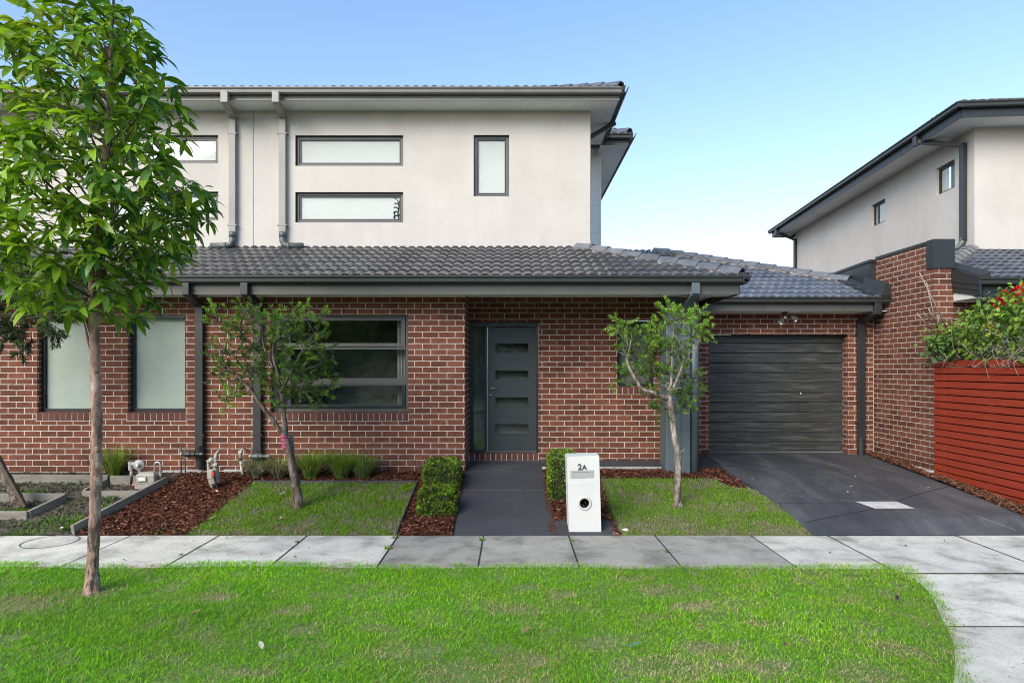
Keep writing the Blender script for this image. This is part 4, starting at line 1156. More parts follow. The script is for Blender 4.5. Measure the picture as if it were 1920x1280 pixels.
def in_right(x, d):
    xl = dz(0, d)[1]; lo = np.interp(d, [7.6, 7.9, 8.3, 9.32], [1.33, 1.25, 1.16, 1.2])
    hi = np.minimum(xl, np.interp(d, [7.6, 8.7, 9.05, 9.32], [4, 4, 3.0, 2.9]))
    return (x > lo+.03*rng.normal(size=len(x))) & (x < hi-.01) & (d < 9.32+.01*rng.normal(size=len(x)))
structure('lawn_soil', sheet(-3.86, -1.36, 7.602, LB, 50, 30, gz, -.004, .012, 8), MT['lawnsoil_dry'], smooth=True)
rs = MB(); ds_ = np.linspace(7.602, 9.34, 30)
for d in ds_:
    lo, hi = float(np.interp(d, [7.6, 7.9, 8.3, 9.34], [1.30, 1.22, 1.13, 1.17])), float(min(dz(0, d)[1], np.interp(d, [7.6, 8.7, 9.05, 9.34], [4, 4, 3.05, 2.9])))
    for k in range(13): rs.v.append((lo+(hi-lo)*k/12, d, float(gz(0, d))-.002))
for j in range(29):
    for i in range(12):
        a = j*13+i; rs.f.append((a, a+1, a+14, a+13))
structure('lawn_soil', rs, MT['lawnsoil_dry'], smooth=True)
garden_lawn('garden_lawn', 'patchy clipped lawn between the red bark bed and the path, young tree standing in it', in_left, (-3.95,-1.3,7.61,LB), 60000, 41)
garden_lawn('garden_lawn', 'patchy clipped lawn between the white letterbox and the charcoal driveway', in_right, (1.05,3.6,7.61,9.4), 56000, 51)

# ------------------------------------------------------------------ bark mulch
CH_V = [(-.5,-.5,0),(.5,-.4,.1),(.5,.5,0),(-.5,.4,-.1)]; CH_F = [(0,1,2,3)]
def mulch(name, label, inside, box, n, zf, cols=((.030,.010,.007),(.130,.043,.023),(.36,.17,.105))):
    x, d = scatter(n, *box); k = inside(x, d); x, d = x[k], d[k]; n = len(x)
    th = rng.uniform(0, 6.28, n); tilt = rng.normal(0, .5, n)
    M3 = bases(np.stack([np.cos(th), np.sin(th), tilt*.7], 1), roll=rng.normal(0, .6, n))
    L = rng.gamma(4, .0105, n)+.008; W = rng.uniform(.006, .017, n)
    M3 = M3*np.stack([L, W, np.full(n, .02)], 1)[:, None, :]
    t = rng.beta(1.3, 2.0, n)[:, None]*2
    c0, c1, c2 = map(np.array, cols)
    c = np.where(t < 1, c0+(c1-c0)*t, c1+(c2-c1)*(t-1))*rng.uniform(.7, 1.2, n)[:, None]
    z = zf(x, d)+rng.uniform(.002, .026, n)
    o = copies(CH_V, CH_F, M3, np.stack([x, d, z], 1), c, name, MT['chip'], smooth=False)
    tag(o, label, 'mulch', kind='stuff'); return o
structure('mulch_bed', sheet(-5.15, -3.7, 7.602, 9.57, 30, 30, gz, .001, .015, 9), MT['mulchbase'], smooth=True)
structure('mulch_bed', sheet(-3.69, -.69, LB+.01, 9.57, 30, 12, gz, .001, .012, 10), MT['mulchbase'], smooth=True)
structure('mulch_bed', sheet(-1.35, -.70, 7.602, LB+.01, 12, 24, gz, .002, .012, 11), MT['mulchbase'], smooth=True)
structure('mulch_bed', sheet(.44, 1.30, 7.602, 9.34, 16, 24, gz, -.006, .012, 12), MT['mulchbase'], smooth=True)
structure('mulch_bed', sheet(.46, 3.12, 9.34, 9.79, 30, 10, gz, -.006, .012, 13), MT['mulchbase'], smooth=True)
structure('mulch_bed', sheet(2.4, 3.2, 9.0, 9.95, 12, 12, lambda x, d: min(float(gz(x, d)), .425), -.008, .01, 15), MT['mulchbase'], smooth=True)
sx = MB(); ds_ = np.linspace(7.62, 11.57, 40)
def strip_z(x, d):
    z_, xl, xr = dz(x, d)
    return np.interp(d, [7.6, 7.85, 9.3, 11.6], [.0, .20, .31, .45])
for d in ds_:
    xr = float(dz(0, d)[2])
    for k in range(5): sx.v.append((xr-.01+(6.50-xr)*k/4, d, float(strip_z(0, d))-.002))
for j in range(39):
    for i in range(4):
        a = j*5+i; sx.f.append((a, a+1, a+6, a+5))
structure('mulch_bed', sx, MT['mulchbase'], smooth=True)
inn = lambda f: f
mulch('bark_mulch', 'red bark mulch bed between the grey timber edging and the patchy lawn, sloping up to the meters', lambda x, d: (x > np.interp(d, [7.6,9.2], [-5.14,-4.80])) & (x < np.interp(d, [7.6,9.2], [-3.80,-3.66])), (-5.2,-3.6,7.61,9.56), 15000, gz)
mulch('bark_mulch', 'dark red bark mulch strip along the brick wall behind the strappy grass clumps', lambda x, d: x > -3.7, (-3.7,-.7,LB+.02,9.56), 6500, gz)
mulch('bark_mulch', 'red bark mulch strip with the box hedges, left of the entry path', lambda x, d: x > -1.34, (-1.34,-.71,7.61,LB), 6500, gz)
mulch('bark_mulch', 'red bark mulch around the letterbox and round hedge, right of the entry path', lambda x, d: (x > np.interp(d,[7.6,9.4],[.53,.47])) & ~((x < 1.2) & (d < 7.98)), (.44,1.26,7.61,9.34), 6500, gz)
mulch('bark_mulch', 'narrow red bark mulch strip below the porch slab and around the blue grey post', lambda x, d: (x < np.interp(d,[9.0,9.6],[3.3,3.14])) & ((d > 9.33) | (x > np.interp(d, [9.05,9.34],[3.05,2.9]))), (.46,3.25,9.0,9.95), 9000, lambda x, d: np.minimum(gz(x, d), .425)-.004)
mulch('bark_mulch', 'brown bark mulch strip at the foot of the boundary wall and red fence', lambda x, d: x > dz(0, d)[2]-.02, (6.1,6.47,7.64,11.57), 7500, strip_z, cols=((.060,.024,.014),(.15,.065,.038),(.27,.15,.10)))
mulch('leaf_litter', 'thin grey brown litter over the bare soil left of the timber edging', lambda x, d: x < np.interp(d, [7.6,9.2], [-5.2,-4.9]), (-9,-4.85,7.62,9.56), 9000, lambda x, d: gz(x, d)-.01, cols=((.035,.027,.021),(.085,.068,.054),(.20,.17,.14)))

# weeds
def weeds():
    P = []
    for (px, py, r, n) in ((50,924,.10,260),(75,921,.06,60),(112,975,.13,420),(135,985,.10,260),(147,977,.07,180),(95,993,.16,300),(35,982,.14,160),(195,936,.07,160),(208,952,.10,260),(25,958,.10,160),(38,958,.05,200),(70,905,.1,60),(120,905,.1,70),(140,915,.09,80),(105,940,.2,120),(60,996,.15,120),(20,1000,.2,160),(330,997,.05,90),(295,996,.10,200),(130,950,.12,60),(728,1028,.022,60),(742,1008,.02,40),(903,1012,.015,30),(1072,1015,.012,40),(1250,1035,.012,30),(560,1016,.012,26),(340,1040,.014,26)):
        d = 8.5
        for _ in range(40): d = .5*d+.5*(H-float(gz(0, d)))*F/(py-CY)
        d = max(d, 7.63); x0 = (px-CX)*d/F
        if py > 1003: d = (H*F)/(py-CY); x0 = (px-CX)*d/F
        for _ in range(int(n*.7)):
            P.append((x0+rng.normal(0, r), max(7.615, d+rng.normal(0, r*.6)) if py <= 1003 else d+rng.normal(0, r*1.2)))
    P = np.array(P); n = len(P)
    t = rng.uniform(0,1,n)[:, None]
    c = np.array((.07,.19,.012))*(1-t)+np.array((.17,.33,.03))*t
    o = blades(np.column_stack([P, gz(P[:,0], P[:,1])-.004]), rng.gamma(5, .006, n), rng.uniform(.006,.014,n), rng.uniform(.5,2.2,n), c, 'weeds', MT['grass'])
    tag(o, 'sparse bright green weeds growing in the bare soil and at the path edge', 'weeds', kind='stuff')
weeds()
# ------------------------------------------------------------------ trees and plants
def at(px, py, d): return Vector(((px-CX)*d/F, d, H-(py-CY)*d/F))
def gnd(px, py):
    d = 8.5
    for _ in range(60): d = .5*d+.5*(H-float(gz(0, d)))*F/(py-CY)
    return d
def smooth_path(pts, n=6):
    pts = [Vector(p) for p in pts]; out = []
    for i in range(len(pts)-1):
        p0, p1, p2, p3 = pts[max(i-1,0)], pts[i], pts[i+1], pts[min(i+2,len(pts)-1)]
        for k in range(n):
            t = k/n
            out.append(.5*((2*p1)+(p2-p0)*t+(2*p0-5*p1+4*p2-p3)*t*t+(3*p1-p0-3*p2+p3)*t**3))
    out.append(pts[-1]); return out
def lerp_r(r0, r1, n): return [r0+(r1-r0)*i/(n-1) for i in range(n)]

# ---- street tree on the verge
def street_tree():
    d0 = 5.65; S = F/d0
    base = at(172, 1113, d0); base.z = -.01
    t = thing('street_tree', 'young street tree with pinkish peeling trunk and large glossy drooping leaves on the verge', 'tree', base)
    tp = [base, at(175,1040,d0), at(180,900,d0), at(181,760,d0), at(177,620,d0), at(175,520,d0), at(186,400,d0+.03), at(199,260,d0+.02), at(205,140,d0), at(212,30,d0), at(214,-50,d0)]
    P = smooth_path(tp, 12); n = len(P)
    rad = [np.interp(i/(n-1), [0,.02,.07,.2,.45,.6,.75,1], [.096,.062,.046,.044,.039,.031,.019,.006]) * (1+.05*math.sin(i*1.9)+.03*math.sin(i*4.3)) for i in range(n)]
    mb = MB().tube(P, rad, 20)
    # basal flakes and branch stubs
    r = random.Random(12)
    for (px, py, k) in ((172,600,-1),(160,628,-1)):
        a = at(px+12, py+20, d0); mb.tube([at(176,py+42,d0), at(166,py+14,d0), at(158 if k<0 else 190, py-22, d0)], [.014,.011,.006], 7)
    for (px, py) in ((181,842),(180,694)):
        c_ = at(px, py, d0-.046); mb.lathe(c_, (.1,-1,.1), [(0,.024),(.008,.020),(.012,.012),(.006,0)], 9)
    roughen(mb, .011, 11, lambda z: 2.2 if z < .35 else 1.2 if z < .7 else .8)
    obj('trunk', mb, MT['bark_street'], t, smooth=True)
    # crown outline read at heights: (py, left px, right px)
    OUT = [(-30,140,225),(10,85,258),(40,52,290),(110,-15,340),(200,-60,362),(250,-55,355),(300,-50,395),(400,-60,402),(450,-40,372),(520,-30,335),(560,5,315),(590,45,290)]
    def outline(z):
        py = CY-(z-H)*S; l = np.interp(py, [o[0] for o in OUT], [o[1] for o in OUT]); rr_ = np.interp(py, [o[0] for o in OUT], [o[2] for o in OUT])
        return ((l+rr_)/2-CX)/S, (rr_-l)/2/S
    zlo, zhi = H-(592-CY)/S, H-(-25-CY)/S
    def trunk_at(z):
        for p, q in zip(P[:-1], P[1:]):
            if p.z <= z <= q.z: return p.lerp(q, (z-p.z)/max(1e-6, q.z-p.z))
        return P[-1].copy() if z > P[-1].z else P[0].copy()
    tips = []
    tries = 0
    while len(tips) < 460 and tries < 40000:
        tries += 1
        z = r.uniform(zlo, zhi); cx, rad_ = outline(z)
        if r.uniform(0, 1.05) > rad_/1.05+(.35 if z < zlo+.75 else 0): continue
        a = r.uniform(0, 2*math.pi); rr_ = (rad_-.10)*r.uniform(0,1)**(1/2.6)
        p = Vector((cx+rr_*math.cos(a), d0+rr_*math.sin(a)*.95, z))
        if any((p-q).length < .112 for q in tips): continue
        tips.append(p)
    br = MB(); twig = MB(); lp, ld, lu, ll, lc = [], [], [], [], []
    mains = []
    for i, p in enumerate(tips):
        cx, rad_ = outline(p.z)
        tz = max(H-(560-CY)/S, p.z-r.uniform(.25,.6)*(abs(p.x-cx)+abs(p.y-d0))-.12)
        s0 = trunk_at(tz); out = (p-Vector((s0.x, s0.y, p.z))); L = (p-s0).length
        mid = s0.lerp(p, .5)+Vector((0,0,.07*L))+Vector((r.gauss(0,.03),r.gauss(0,.03),0))
        if i % 9 == 0:
            br.tube(smooth_path([s0, mid, p], 4), lerp_r(.006+.008*min(1, L), .0028, 9), 6, cap=False)
        else:
            a = mid.lerp(p, .35) if L > .3 else mid
            br.tube(smooth_path([p.lerp(s0, .28)+Vector((r.gauss(0,.03),r.gauss(0,.03),.035)), p], 3), lerp_r(.0045, .0026, 4), 5, cap=False)
        od = (p-Vector((cx, d0, p.z-.5)))
        od = od.normalized() if od.length > 1e-3 else Vector((0,0,1))
        nl = r.randint(6, 10)
        a0 = r.uniform(0, 6.28); h = (p.z-zlo)/(zhi-zlo)
        side = (p.x-cx)/max(rad_, .2)
        for k in range(nl):
            an = a0+k*2.399; up_ = r.uniform(-1.1, .25) if k < nl-2 else r.uniform(.5, 1.1)
            dv = Vector((math.cos(an), math.sin(an), up_))+od*.75
            back = -od*r.uniform(0,.07)
            lp.append(p+back); ld.append(dv.normalized()); ll.append(r.uniform(.115,.205)*(.62 if k >= nl-2 else 1)); lu.append((0,0,1))
            dark = np.array((.040,.115,.012)); midc = np.array((.135,.275,.014)); lite = np.array((.32,.50,.035)); teal = np.array((.028,.125,.052)); oliv = np.array((.20,.225,.035))
            u = r.random()
            c = midc*(1-u)+ (lite if r.random() < .62 else dark)*u
            if side > .2 and r.random() < .35: c = .45*c+.55*teal
            if side < .1 and h > .55 and r.random() < .45: c = .45*c+.55*oliv
            if k >= nl-2: c = .35*c+.65*np.array((.17,.28,.035))
            lc.append(c*(.92+.16*h))
    obj('branches', br, MT['twig_dark'], t, smooth=True)
    tv, tf = leaf_template(.32, .62, .16, 6)
    N = len(lp); B = bases(np.array(ld), np.array(lu), rng.normal(0, .45, N))
    B = B*np.array(ll)[:, None, None]
    copies(tv, tf, B, np.array(lp), np.array(lc), 'crown', MT['leaf'], t)
street_tree()

# ---- fine-leaved bottlebrush trees
NV = [(0,-.06,0),(.5,-.09,.02),(1,0,-.05),(.5,.09,.02),(0,.06,0)]; NF = [(0,1,2,3,4)]
anchors = [None]
def needle_crown(clusters, d0, parent, r, colfun, dens=1.0, L=.055, depth=1.0, twig_m='twig_dark', hang=0.0, ln=(.08,.18), back=0.0):
    tw = MB(); lp, ld, ll, lc = [], [], [], []
    S = F/d0
    for (px, py, rp, bright, *wt) in clusters:
        c0 = at(px, py, d0); R_ = rp/S
        c0.y += r.uniform(-.18,.18)*depth + back
        near = min(anchors[0], key=lambda q: (q[0]-c0.x)**2+(q[1]-c0.y)**2+(q[2]-c0.z+.12)**2)
        near = Vector(near); mid = near.lerp(c0, .5)+Vector((r.gauss(0,.02), 0, .02))
        tw.tube(smooth_path([near, mid, c0], 3), lerp_r(.007, .003, 7), 5, cap=False)
        for _ in range(int(dens*(7+rp*.60))):
            o = Vector((r.gauss(0,.5), r.gauss(0,.6)*depth, r.gauss(0,.45)))*R_
            tw.tube([c0, c0+o], [.0028, .0022], 4, cap=False)
            dirv = (o.normalized()*.8+Vector((r.gauss(0,.45), r.gauss(0,.45), .55-hang+r.gauss(0,.4)))).normalized()
            len_ = r.uniform(*ln); p0 = c0+o-dirv*len_*.05; bend = Vector((r.gauss(0,.03), r.gauss(0,.03), -.02-hang*.05))
            p1 = p0+dirv*len_*.5+bend*.3; p2 = p0+dirv*len_+bend
            tw.tube([p0, p1, p2], [.0032,.0024,.0012], 4, cap=False)
            n = int(r.uniform(26, 40)); br = max(0, min(1, bright+r.gauss(0,.18)))
            for k in range(n):
                t_ = .15+.85*k/n; p = p0.lerp(p1, t_*2) if t_ < .5 else p1.lerp(p2, t_*2-1)
                an = k*2.399+r.uniform(-.4,.4); s = dirv.orthogonal().normalized(); w = dirv.cross(s)
                v = (s*math.cos(an)+w*math.sin(an))*.85+dirv*(.55+.5*t_)+Vector((0,0,-hang*.8))
                lp.append(p); ld.append(v.normalized()); ll.append(L*r.uniform(.7,1.15)*(1-.35*(t_ > .9)))
                lc.append(colfun(br*(.7+.5*t_), r))
    obj('twigs', tw, MT[twig_m], parent)
    N = len(lp); B = bases(np.array(ld), roll=rng.uniform(-1.2,1.2,N))*np.array(ll)[:, None, None]
    return copies(NV, NF, B, np.array(lp), np.array(lc), 'crown', MT['needle'], parent)
def brush_col(b, r):
    lo, mi, hi = np.array((.040,.080,.022)), np.array((.11,.22,.030)), np.array((.27,.47,.05))
    b = max(0, min(1, b)); c = lo+(mi-lo)*b*2 if b < .5 else mi+(hi-mi)*(b-.5)*2
    return c*r.uniform(.75, 1.2)

def brush_left():
    d0 = gnd(562, 951); r = random.Random(31)
    b = at(562, 951, d0); b.z -= .02
    t = thing('bottlebrush_tree', 'leaning bottlebrush tree with forked trunk in the lawn before the wide window', 'tree', b)
    mb = MB()
    def tb(px, r0, r1, dy=0, n=5):
        P = smooth_path([at(x, y, d0+dy*(i/(len(px)-1))) for i, (x, y) in enumerate(px)], n); mb.tube(P, [v*(1+.07*math.sin(i*2.3)) for i, v in enumerate(lerp_r(r0, r1, len(P)))], 9)
    tb([(562,953),(556,915),(549,880),(541,840),(531,812)], .062, .043)
    tb([(534,825),(534,795),(531,760),(527,735),(520,700),(512,660),(520,610)], .040, .009, .05)
    tb([(534,822),(520,800),(494,765),(474,737),(455,715),(430,690),(415,672)], .035, .009, -.08)
    tb([(526,735),(545,700),(565,660),(590,625),(604,600)], .018, .004, -.12)
    tb([(474,737),(468,700),(455,660),(452,600),(470,575)], .020, .005, .15)
    tb([(512,690),(495,650),(490,600)], .015, .005, .1); tb([(560,670),(588,640),(607,628)], .008, .003, -.1)
    tb([(590,625),(575,600),(570,585)], .006, .002, -.1); tb([(540,705),(580,690),(606,680)], .010, .004, -.05)
    roughen(mb, .010, 14)
    obj('trunk', mb, MT['bark_brush'], t, smooth=True); anchors[0] = list(mb.v)
    rib = MB()
    for k in range(4): rib.lathe(at(533.5+k*.9, 818+k*6.5, d0), (.1,0,1), [(-.02,.047),(-.008,.053),(.008,.053),(.02,.047)], 12)
    obj('ribbon', rib, MT['pink'], t)
    cl = [(416,602,20,.75),(452,580,24,.5),(470,598,22,.45),(440,630,26,.35),(455,655,30,.35),(425,660,20,.3),(480,640,30,.45),(500,660,28,.5),(545,585,20,.75),(535,605,24,.65),(522,640,30,.55),(560,625,26,.5),(598,595,16,.6),(590,635,24,.5),(605,660,20,.5),(585,680,30,.45),(560,700,34,.45),(600,700,26,.40),(530,690,32,.5),(505,715,28,.45),(575,725,30,.4),(600,738,22,.45),(545,730,28,.42),(520,738,22,.5),(440,728,20,.7),(432,745,14,.75),(420,700,18,.35),(455,695,26,.3),(482,690,26,.4),(515,600,16,.5),(412,690,12,.3),(435,610,14,.4)]
    needle_crown(cl, d0, t, r, brush_col, .95, .046, back=.06)
brush_left()
def brush_right():
    d0 = gnd(1271, 949); r = random.Random(37)
    b = at(1271, 949, d0); b.z -= .02
    t = thing('bottlebrush_tree', 'bright green bottlebrush tree with bare pale limbs before the blue grey porch post', 'tree', b)
    mb = MB()
    def tb(px, r0, r1, dy=0, n=5):
        P = smooth_path([at(x, y, d0+dy*(i/(len(px)-1))) for i, (x, y) in enumerate(px)], n); mb.tube(P, [v*(1+.08*math.sin(i*2.1)) for i, v in enumerate(lerp_r(r0, r1, len(P)))], 9)
    tb([(1271,952),(1270,930),(1271,895),(1271,860),(1266,830),(1262,800),(1259,770),(1254,742)], .050, .036)
    mb.lathe(at(1271,950,d0), (0,0,1), [(-.03,.08),(.02,.064),(.08,.052)], 10)
    tb([(1255,748),(1240,742),(1222,735),(1203,728),(1190,708),(1180,690),(1175,674)], .029, .017, -.1)
    for q in ([(1175,676),(1180,655),(1185,628)], [(1175,676),(1170,664),(1155,659)], [(1176,676),(1171,662),(1167,648)], [(1180,655),(1176,643),(1178,634)]): tb(q, .010, .003, -.1)
    tb([(1254,745),(1258,720),(1260,695),(1261,660),(1263,620)], .022, .010, .1)
    tb([(1255,742),(1265,722),(1274,700),(1280,680),(1284,668)], .020, .013, -.1)
    for q in ([(1284,668),(1295,660),(1307,651)], [(1284,668),(1277,650),(1268,630)], [(1284,668),(1281,655),(1280,640)]): tb(q, .010, .004, -.1)
    for k in range(9): tb([(1256,738), (1262+r.uniform(-16,14), 728+r.uniform(-10,4)), (1262+r.uniform(-26,16), 722+r.uniform(-14,8))], .006, .003, r.uniform(-.2,.1), 2)
    for (px, py) in ((1272,850),(1272,868),(1270,880)): tb([(px,py),(px+10,py-7),(px+11,py-11)], .008, .004, -.05, 2)
    roughen(mb, .010, 14)
    obj('trunk', mb, MT['bark_pale'], t, smooth=True); anchors[0] = list(mb.v)
    cl = [(1162,606,14,.85),(1175,612,12,.7),(1207,618,22,.7),(1192,640,20,.6),(1215,650,28,.65),(1200,670,24,.55),(1225,680,28,.5),(1190,700,20,.5),(1175,705,16,.5),(1240,630,24,.75),(1250,650,26,.75),(1236,660,24,.65),(1255,585,16,.85),(1268,600,22,.8),(1290,600,24,.8),(1310,610,20,.85),(1318,585,12,.85),(1300,630,24,.75),(1280,640,26,.7),(1268,665,26,.55),(1240,695,26,.45),(1262,700,24,.45),(1290,690,24,.40),(1296,715,22,.35),(1240,745,20,.35),(1225,740,16,.35),(1282,750,22,.45),(1292,765,16,.45),(1298,735,18,.35),(1238,765,14,.3),(1320,622,10,.8),(1228,618,12,.6)]
    needle_crown(cl, d0, t, r, brush_col, .78, .048, back=.14)
brush_right()
def left_tree():
    d0 = 8.35; r = random.Random(41)
    b = at(38, 950, d0); b.z = float(gz(0, d0))-.02
    t = thing('leaning_tree', 'dark narrow leaved tree leaning out of the left edge from a square timber frame', 'tree', b)
    mb = MB(); P = smooth_path([at(40,952,d0), at(25,920,d0), at(3,878,d0), at(-40,790,d0), at(-60,690,d0+.1), at(-50,600,d0+.1), at(-40,520,d0+.1)], 6)
    mb.tube(P, [v*(1+.08*math.sin(i*2.1)) for i, v in enumerate(lerp_r(.075, .03, len(P)))], 10)
    for q in ([(-52,620),(-10,590),(40,560),(110,545)], [(-50,600),(-20,540),(20,490)], [(-45,560),(-60,500),(-40,430)], [(-10,590),(30,600),(80,590)]):
        Q = smooth_path([at(x, y, d0+.1-.1*i) for i, (x, y) in enumerate(q)], 4); mb.tube(Q, lerp_r(.016, .004, len(Q)), 7)
    roughen(mb, .014, 12)
    obj('trunk', mb, MT['bark_brush'], t, smooth=True); anchors[0] = list(mb.v)
    cl = [(15,455,26,.4),(30,480,24,.4),(10,500,26,.3),(40,520,24,.3),(20,545,28,.25),(60,545,26,.3),(100,540,24,.3),(130,560,18,.4),(120,585,18,.35),(90,585,26,.25),(55,590,30,.2),(20,590,30,.15),(5,620,26,.1),(45,625,22,.15),(30,650,14,.1),(-30,600,40,.2),(-40,540,40,.3),(-60,480,44,.35),(-90,560,44,.3),(-20,440,30,.4),(85,610,14,.2),(70,520,18,.35)]
    def col(b_, r_):
        lo, hi = np.array((.030,.050,.024)), np.array((.14,.22,.06)); b_ = max(0, min(1, b_*1.2)); return (lo+(hi-lo)*b_)*r_.uniform(.7,1.2)
    needle_crown(cl, d0, t, r, col, .55, .085, 1.0, hang=.35)
left_tree()
def stake(name, label, pts, d0, w, m):
    mb = MB().beam(at(*pts[0], d0), at(*pts[1], d0), w, w, up=(0,1,0))
    o = obj(name, mb, m, bevel=.004); tag(o, label, 'stake'); return o
stake('tree_stake', 'dark slanting timber stake beside the leaning tree in the square frame', ((48,950),(-2,862)), 8.28, .045, MT['twig_dark'])
stake('tree_stake', 'short grey timber stake tied behind the forked bottlebrush trunk with pink ribbon', ((553,900),(546,812)), gnd(562,951)+.10, .042, MT['timber'])

# ---- clipped hedges
def hedge(label, x0, x1, y0, y1, zt0, zt1, n, r, round_=.10, bump=.045):
    zb = float(gz(0, y0)); t = thing('box_hedge', label, 'hedge', ((x0+x1)/2, (y0+y1)/2, zb))
    core = MB(); q = .035
    core.prism([(x0+q,y0+q,zb), (x0+q,y0+q,zt0-q*1.3), (x0+q,y1-q,zt1-q*1.3), (x0+q,y1-q,zb)], (x1-x0-2*q,0,0))
    obj('inner_twigs', core, MT['hedge_core'], t)
    fl = Field(int(n), .16)
    faces = [('f', (x1-x0)*(zt0-zb)), ('t', (x1-x0)*(y1-y0)), ('l', (y1-y0)*(zt0-zb)), ('r', (y1-y0)*(zt0-zb))]
    tot = sum(f[1] for f in faces); P, Nn = [], []
    for k, A in faces:
        m_ = int(n*A/tot)
        u, v = rng.uniform(0,1,m_), rng.uniform(0,1,m_); dep = rng.exponential(.016, m_)-.012
        if k == 'f': p = np.stack([x0+(x1-x0)*u, np.full(m_, y0), zb+.02+(zt0-zb-.02)*v], 1); nn = (0,-1,.15)
        if k == 't': p = np.stack([x0+(x1-x0)*u, y0+(y1-y0)*v, zt0+(zt1-zt0)*v], 1); nn = (0,-.1,1)
        if k == 'l': p = np.stack([np.full(m_, x0), y0+(y1-y0)*u, zb+.02+(zt0+(zt1-zt0)*u-zb-.02)*v], 1); nn = (-1,0,.15)
        if k == 'r': p = np.stack([np.full(m_, x1), y0+(y1-y0)*u, zb+.02+(zt0+(zt1-zt0)*u-zb-.02)*v], 1); nn = (1,0,.15)
        nn = np.array(nn); p = p - nn*dep[:, None] + nn*bump*(fl(p[:,0]+p[:,1], p[:,2]*1.3+p[:,1]*.4)-.5)[:, None]*2
        P.append(p); Nn.append(np.tile(nn, (m_,1)))
    P, Nn = np.concatenate(P), np.concatenate(Nn).astype(float)
    c = np.array([(x0+x1)/2, (y0+y1)/2]); hw = np.array([(x1-x0)/2, (y1-y0)/2])
    # round the vertical corners and shoulders
    ex = np.clip(np.abs(P[:,0]-c[0])-(hw[0]-round_), 0, None)/round_; ey = np.clip(np.abs(P[:,1]-c[1])-(hw[1]-round_), 0, None)/round_
    ez = np.clip(P[:,2]-(zt0+(zt1-zt0)*(P[:,1]-y0)/(y1-y0)-round_), 0, None)/round_
    k = np.sqrt(ex**2+ey**2+ez**2); sc = np.where(k > 1, 1/k, 1)
    for ax, e_, cc in ((0, ex, None), (1, ey, None)):
        s = np.sign(P[:,ax]-c[ax]); P[:,ax] -= s*e_*(1-sc)*round_
    P[:,2] -= ez*(1-sc)*round_
    n = len(P); dv = Nn*.7+rng.normal(0,.55,(n,3))+np.array([0,0,.25])
    B = bases(dv, roll=rng.uniform(-1.5,1.5,n)); L = rng.uniform(.017,.032,n)
    B = B*L[:, None, None]
    tcol = rng.beta(1.6,1.8,n)[:, None]; lit = np.clip(.55+.45*(fl(P[:,0]*1.4+P[:,1], P[:,2]*1.6)-.5)*2, .25, 1.1)[:, None]  # foliage tone varies in random patches
    cc = (np.array((.07,.16,.010))*(1-tcol)+np.array((.40,.62,.045))*tcol)*lit
    br = rng.uniform(0,1,n) < .05; cc[br] = np.array((.22,.16,.09))*rng.uniform(.6,1.1,(br.sum(),1))
    tv, tf = leaf_template(.62, .15, .1, 3)
    copies(tv, tf, B, P, cc, 'foliage', MT['needle'], t)
MT['hedge_core'] = plain('hedge_inside', (.022,.030,.012), .95, .5, 40, 90, .8)
hedge('low clipped box hedge nearest the footpath, left of the entry path', -1.18, -.71, 8.06, 8.42, .45, .455, 5200, 1)
hedge('longer clipped box hedge nearest the brick wall, left of the entry path', -1.22, -.73, 8.76, 9.36, .63, .69, 5600, 2)
hedge('rounded clipped box hedge right of the entry path, behind the white letterbox', .50, .91, 8.52, 9.32, .74, .81, 6400, 3, .11)

# ---- strappy grass clumps
def clump(label, px, d0, n, hgt, spread, green, seed):
    r = np.random.default_rng(seed); x0 = (px-CX)*d0/F; z0 = float(gz(0, d0))
    t = thing('grass_clump', label, 'plant', (x0, d0, z0), group=None)
    N = 6; V, Fc, Cc = [], [], []
    for i in range(int(n*1.5)):
        a = r.uniform(0, 6.28); out = np.array([math.cos(a), math.sin(a)*.8, 0]); L = 1.3*hgt*r.uniform(.5,1.15); lean = r.uniform(.05,1)**.7*spread*1.6; w = r.uniform(.004,.0085)
        dead = r.uniform() > green; drop = r.uniform(.1,.5) if not dead else r.uniform(.5,1.2)
        p0 = np.array([x0,d0,z0])+out*r.uniform(0,.10); side = np.array([-out[1],out[0],0])*w
        dk = r.uniform(.6,1.2)
        col = np.array((.10,.22,.020))*(1-(q:=r.uniform()))+np.array((.34,.50,.05))*q if not dead else np.array((.17,.15,.12))*(1-(q:=r.uniform()))+np.array((.50,.45,.37))*q
        o = len(V)
        for k in range(N):
            s = k/(N-1); p = p0+out*lean*L*(s**1.5)+np.array([0,0,1])*L*(s-drop*.55*s*s*s)
            ww = side*(1-.85*s)
            V += [p-ww, p+ww]; Cc += [col*dk*(.5+.6*s)]*2
        for k in range(N-1): Fc.append((o+2*k, o+2*k+1, o+2*k+3, o+2*k+2))
    me = bpy.data.meshes.new('blades'); me.from_pydata([tuple(v) for v in V], [], Fc)
    at_ = me.color_attributes.new('Col', 'FLOAT_COLOR', 'POINT'); at_.data.foreach_set('color', np.array([(*c,1) for c in Cc], np.float32).ravel())
    me.shade_smooth(); link('blades', me, MT['grass'], t)
clump('mostly dead grey strappy clump beside the white conduit at the brick wall', 483, 9.36, 420, .30, .75, .18, 1)
clump('grey straw coloured strappy clump just left of the bottlebrush trunk', 523, 9.34, 480, .30, .75, .22, 2)
clump('green strappy clump just right of the bottlebrush trunk at the brick wall', 583, 9.34, 560, .34, .65, .72, 3)
clump('green strappy clump below the middle of the living room window', 640, 9.33, 480, .34, .6, .75, 4)
clump('strappy clump with grey tips, nearest the box hedges', 680, 9.35, 440, .31, .65, .55, 5)
clump('strappy clump in the bare soil behind the street tree trunk, left of the gas meter', 214, 9.42, 420, .38, .45, .7, 6)
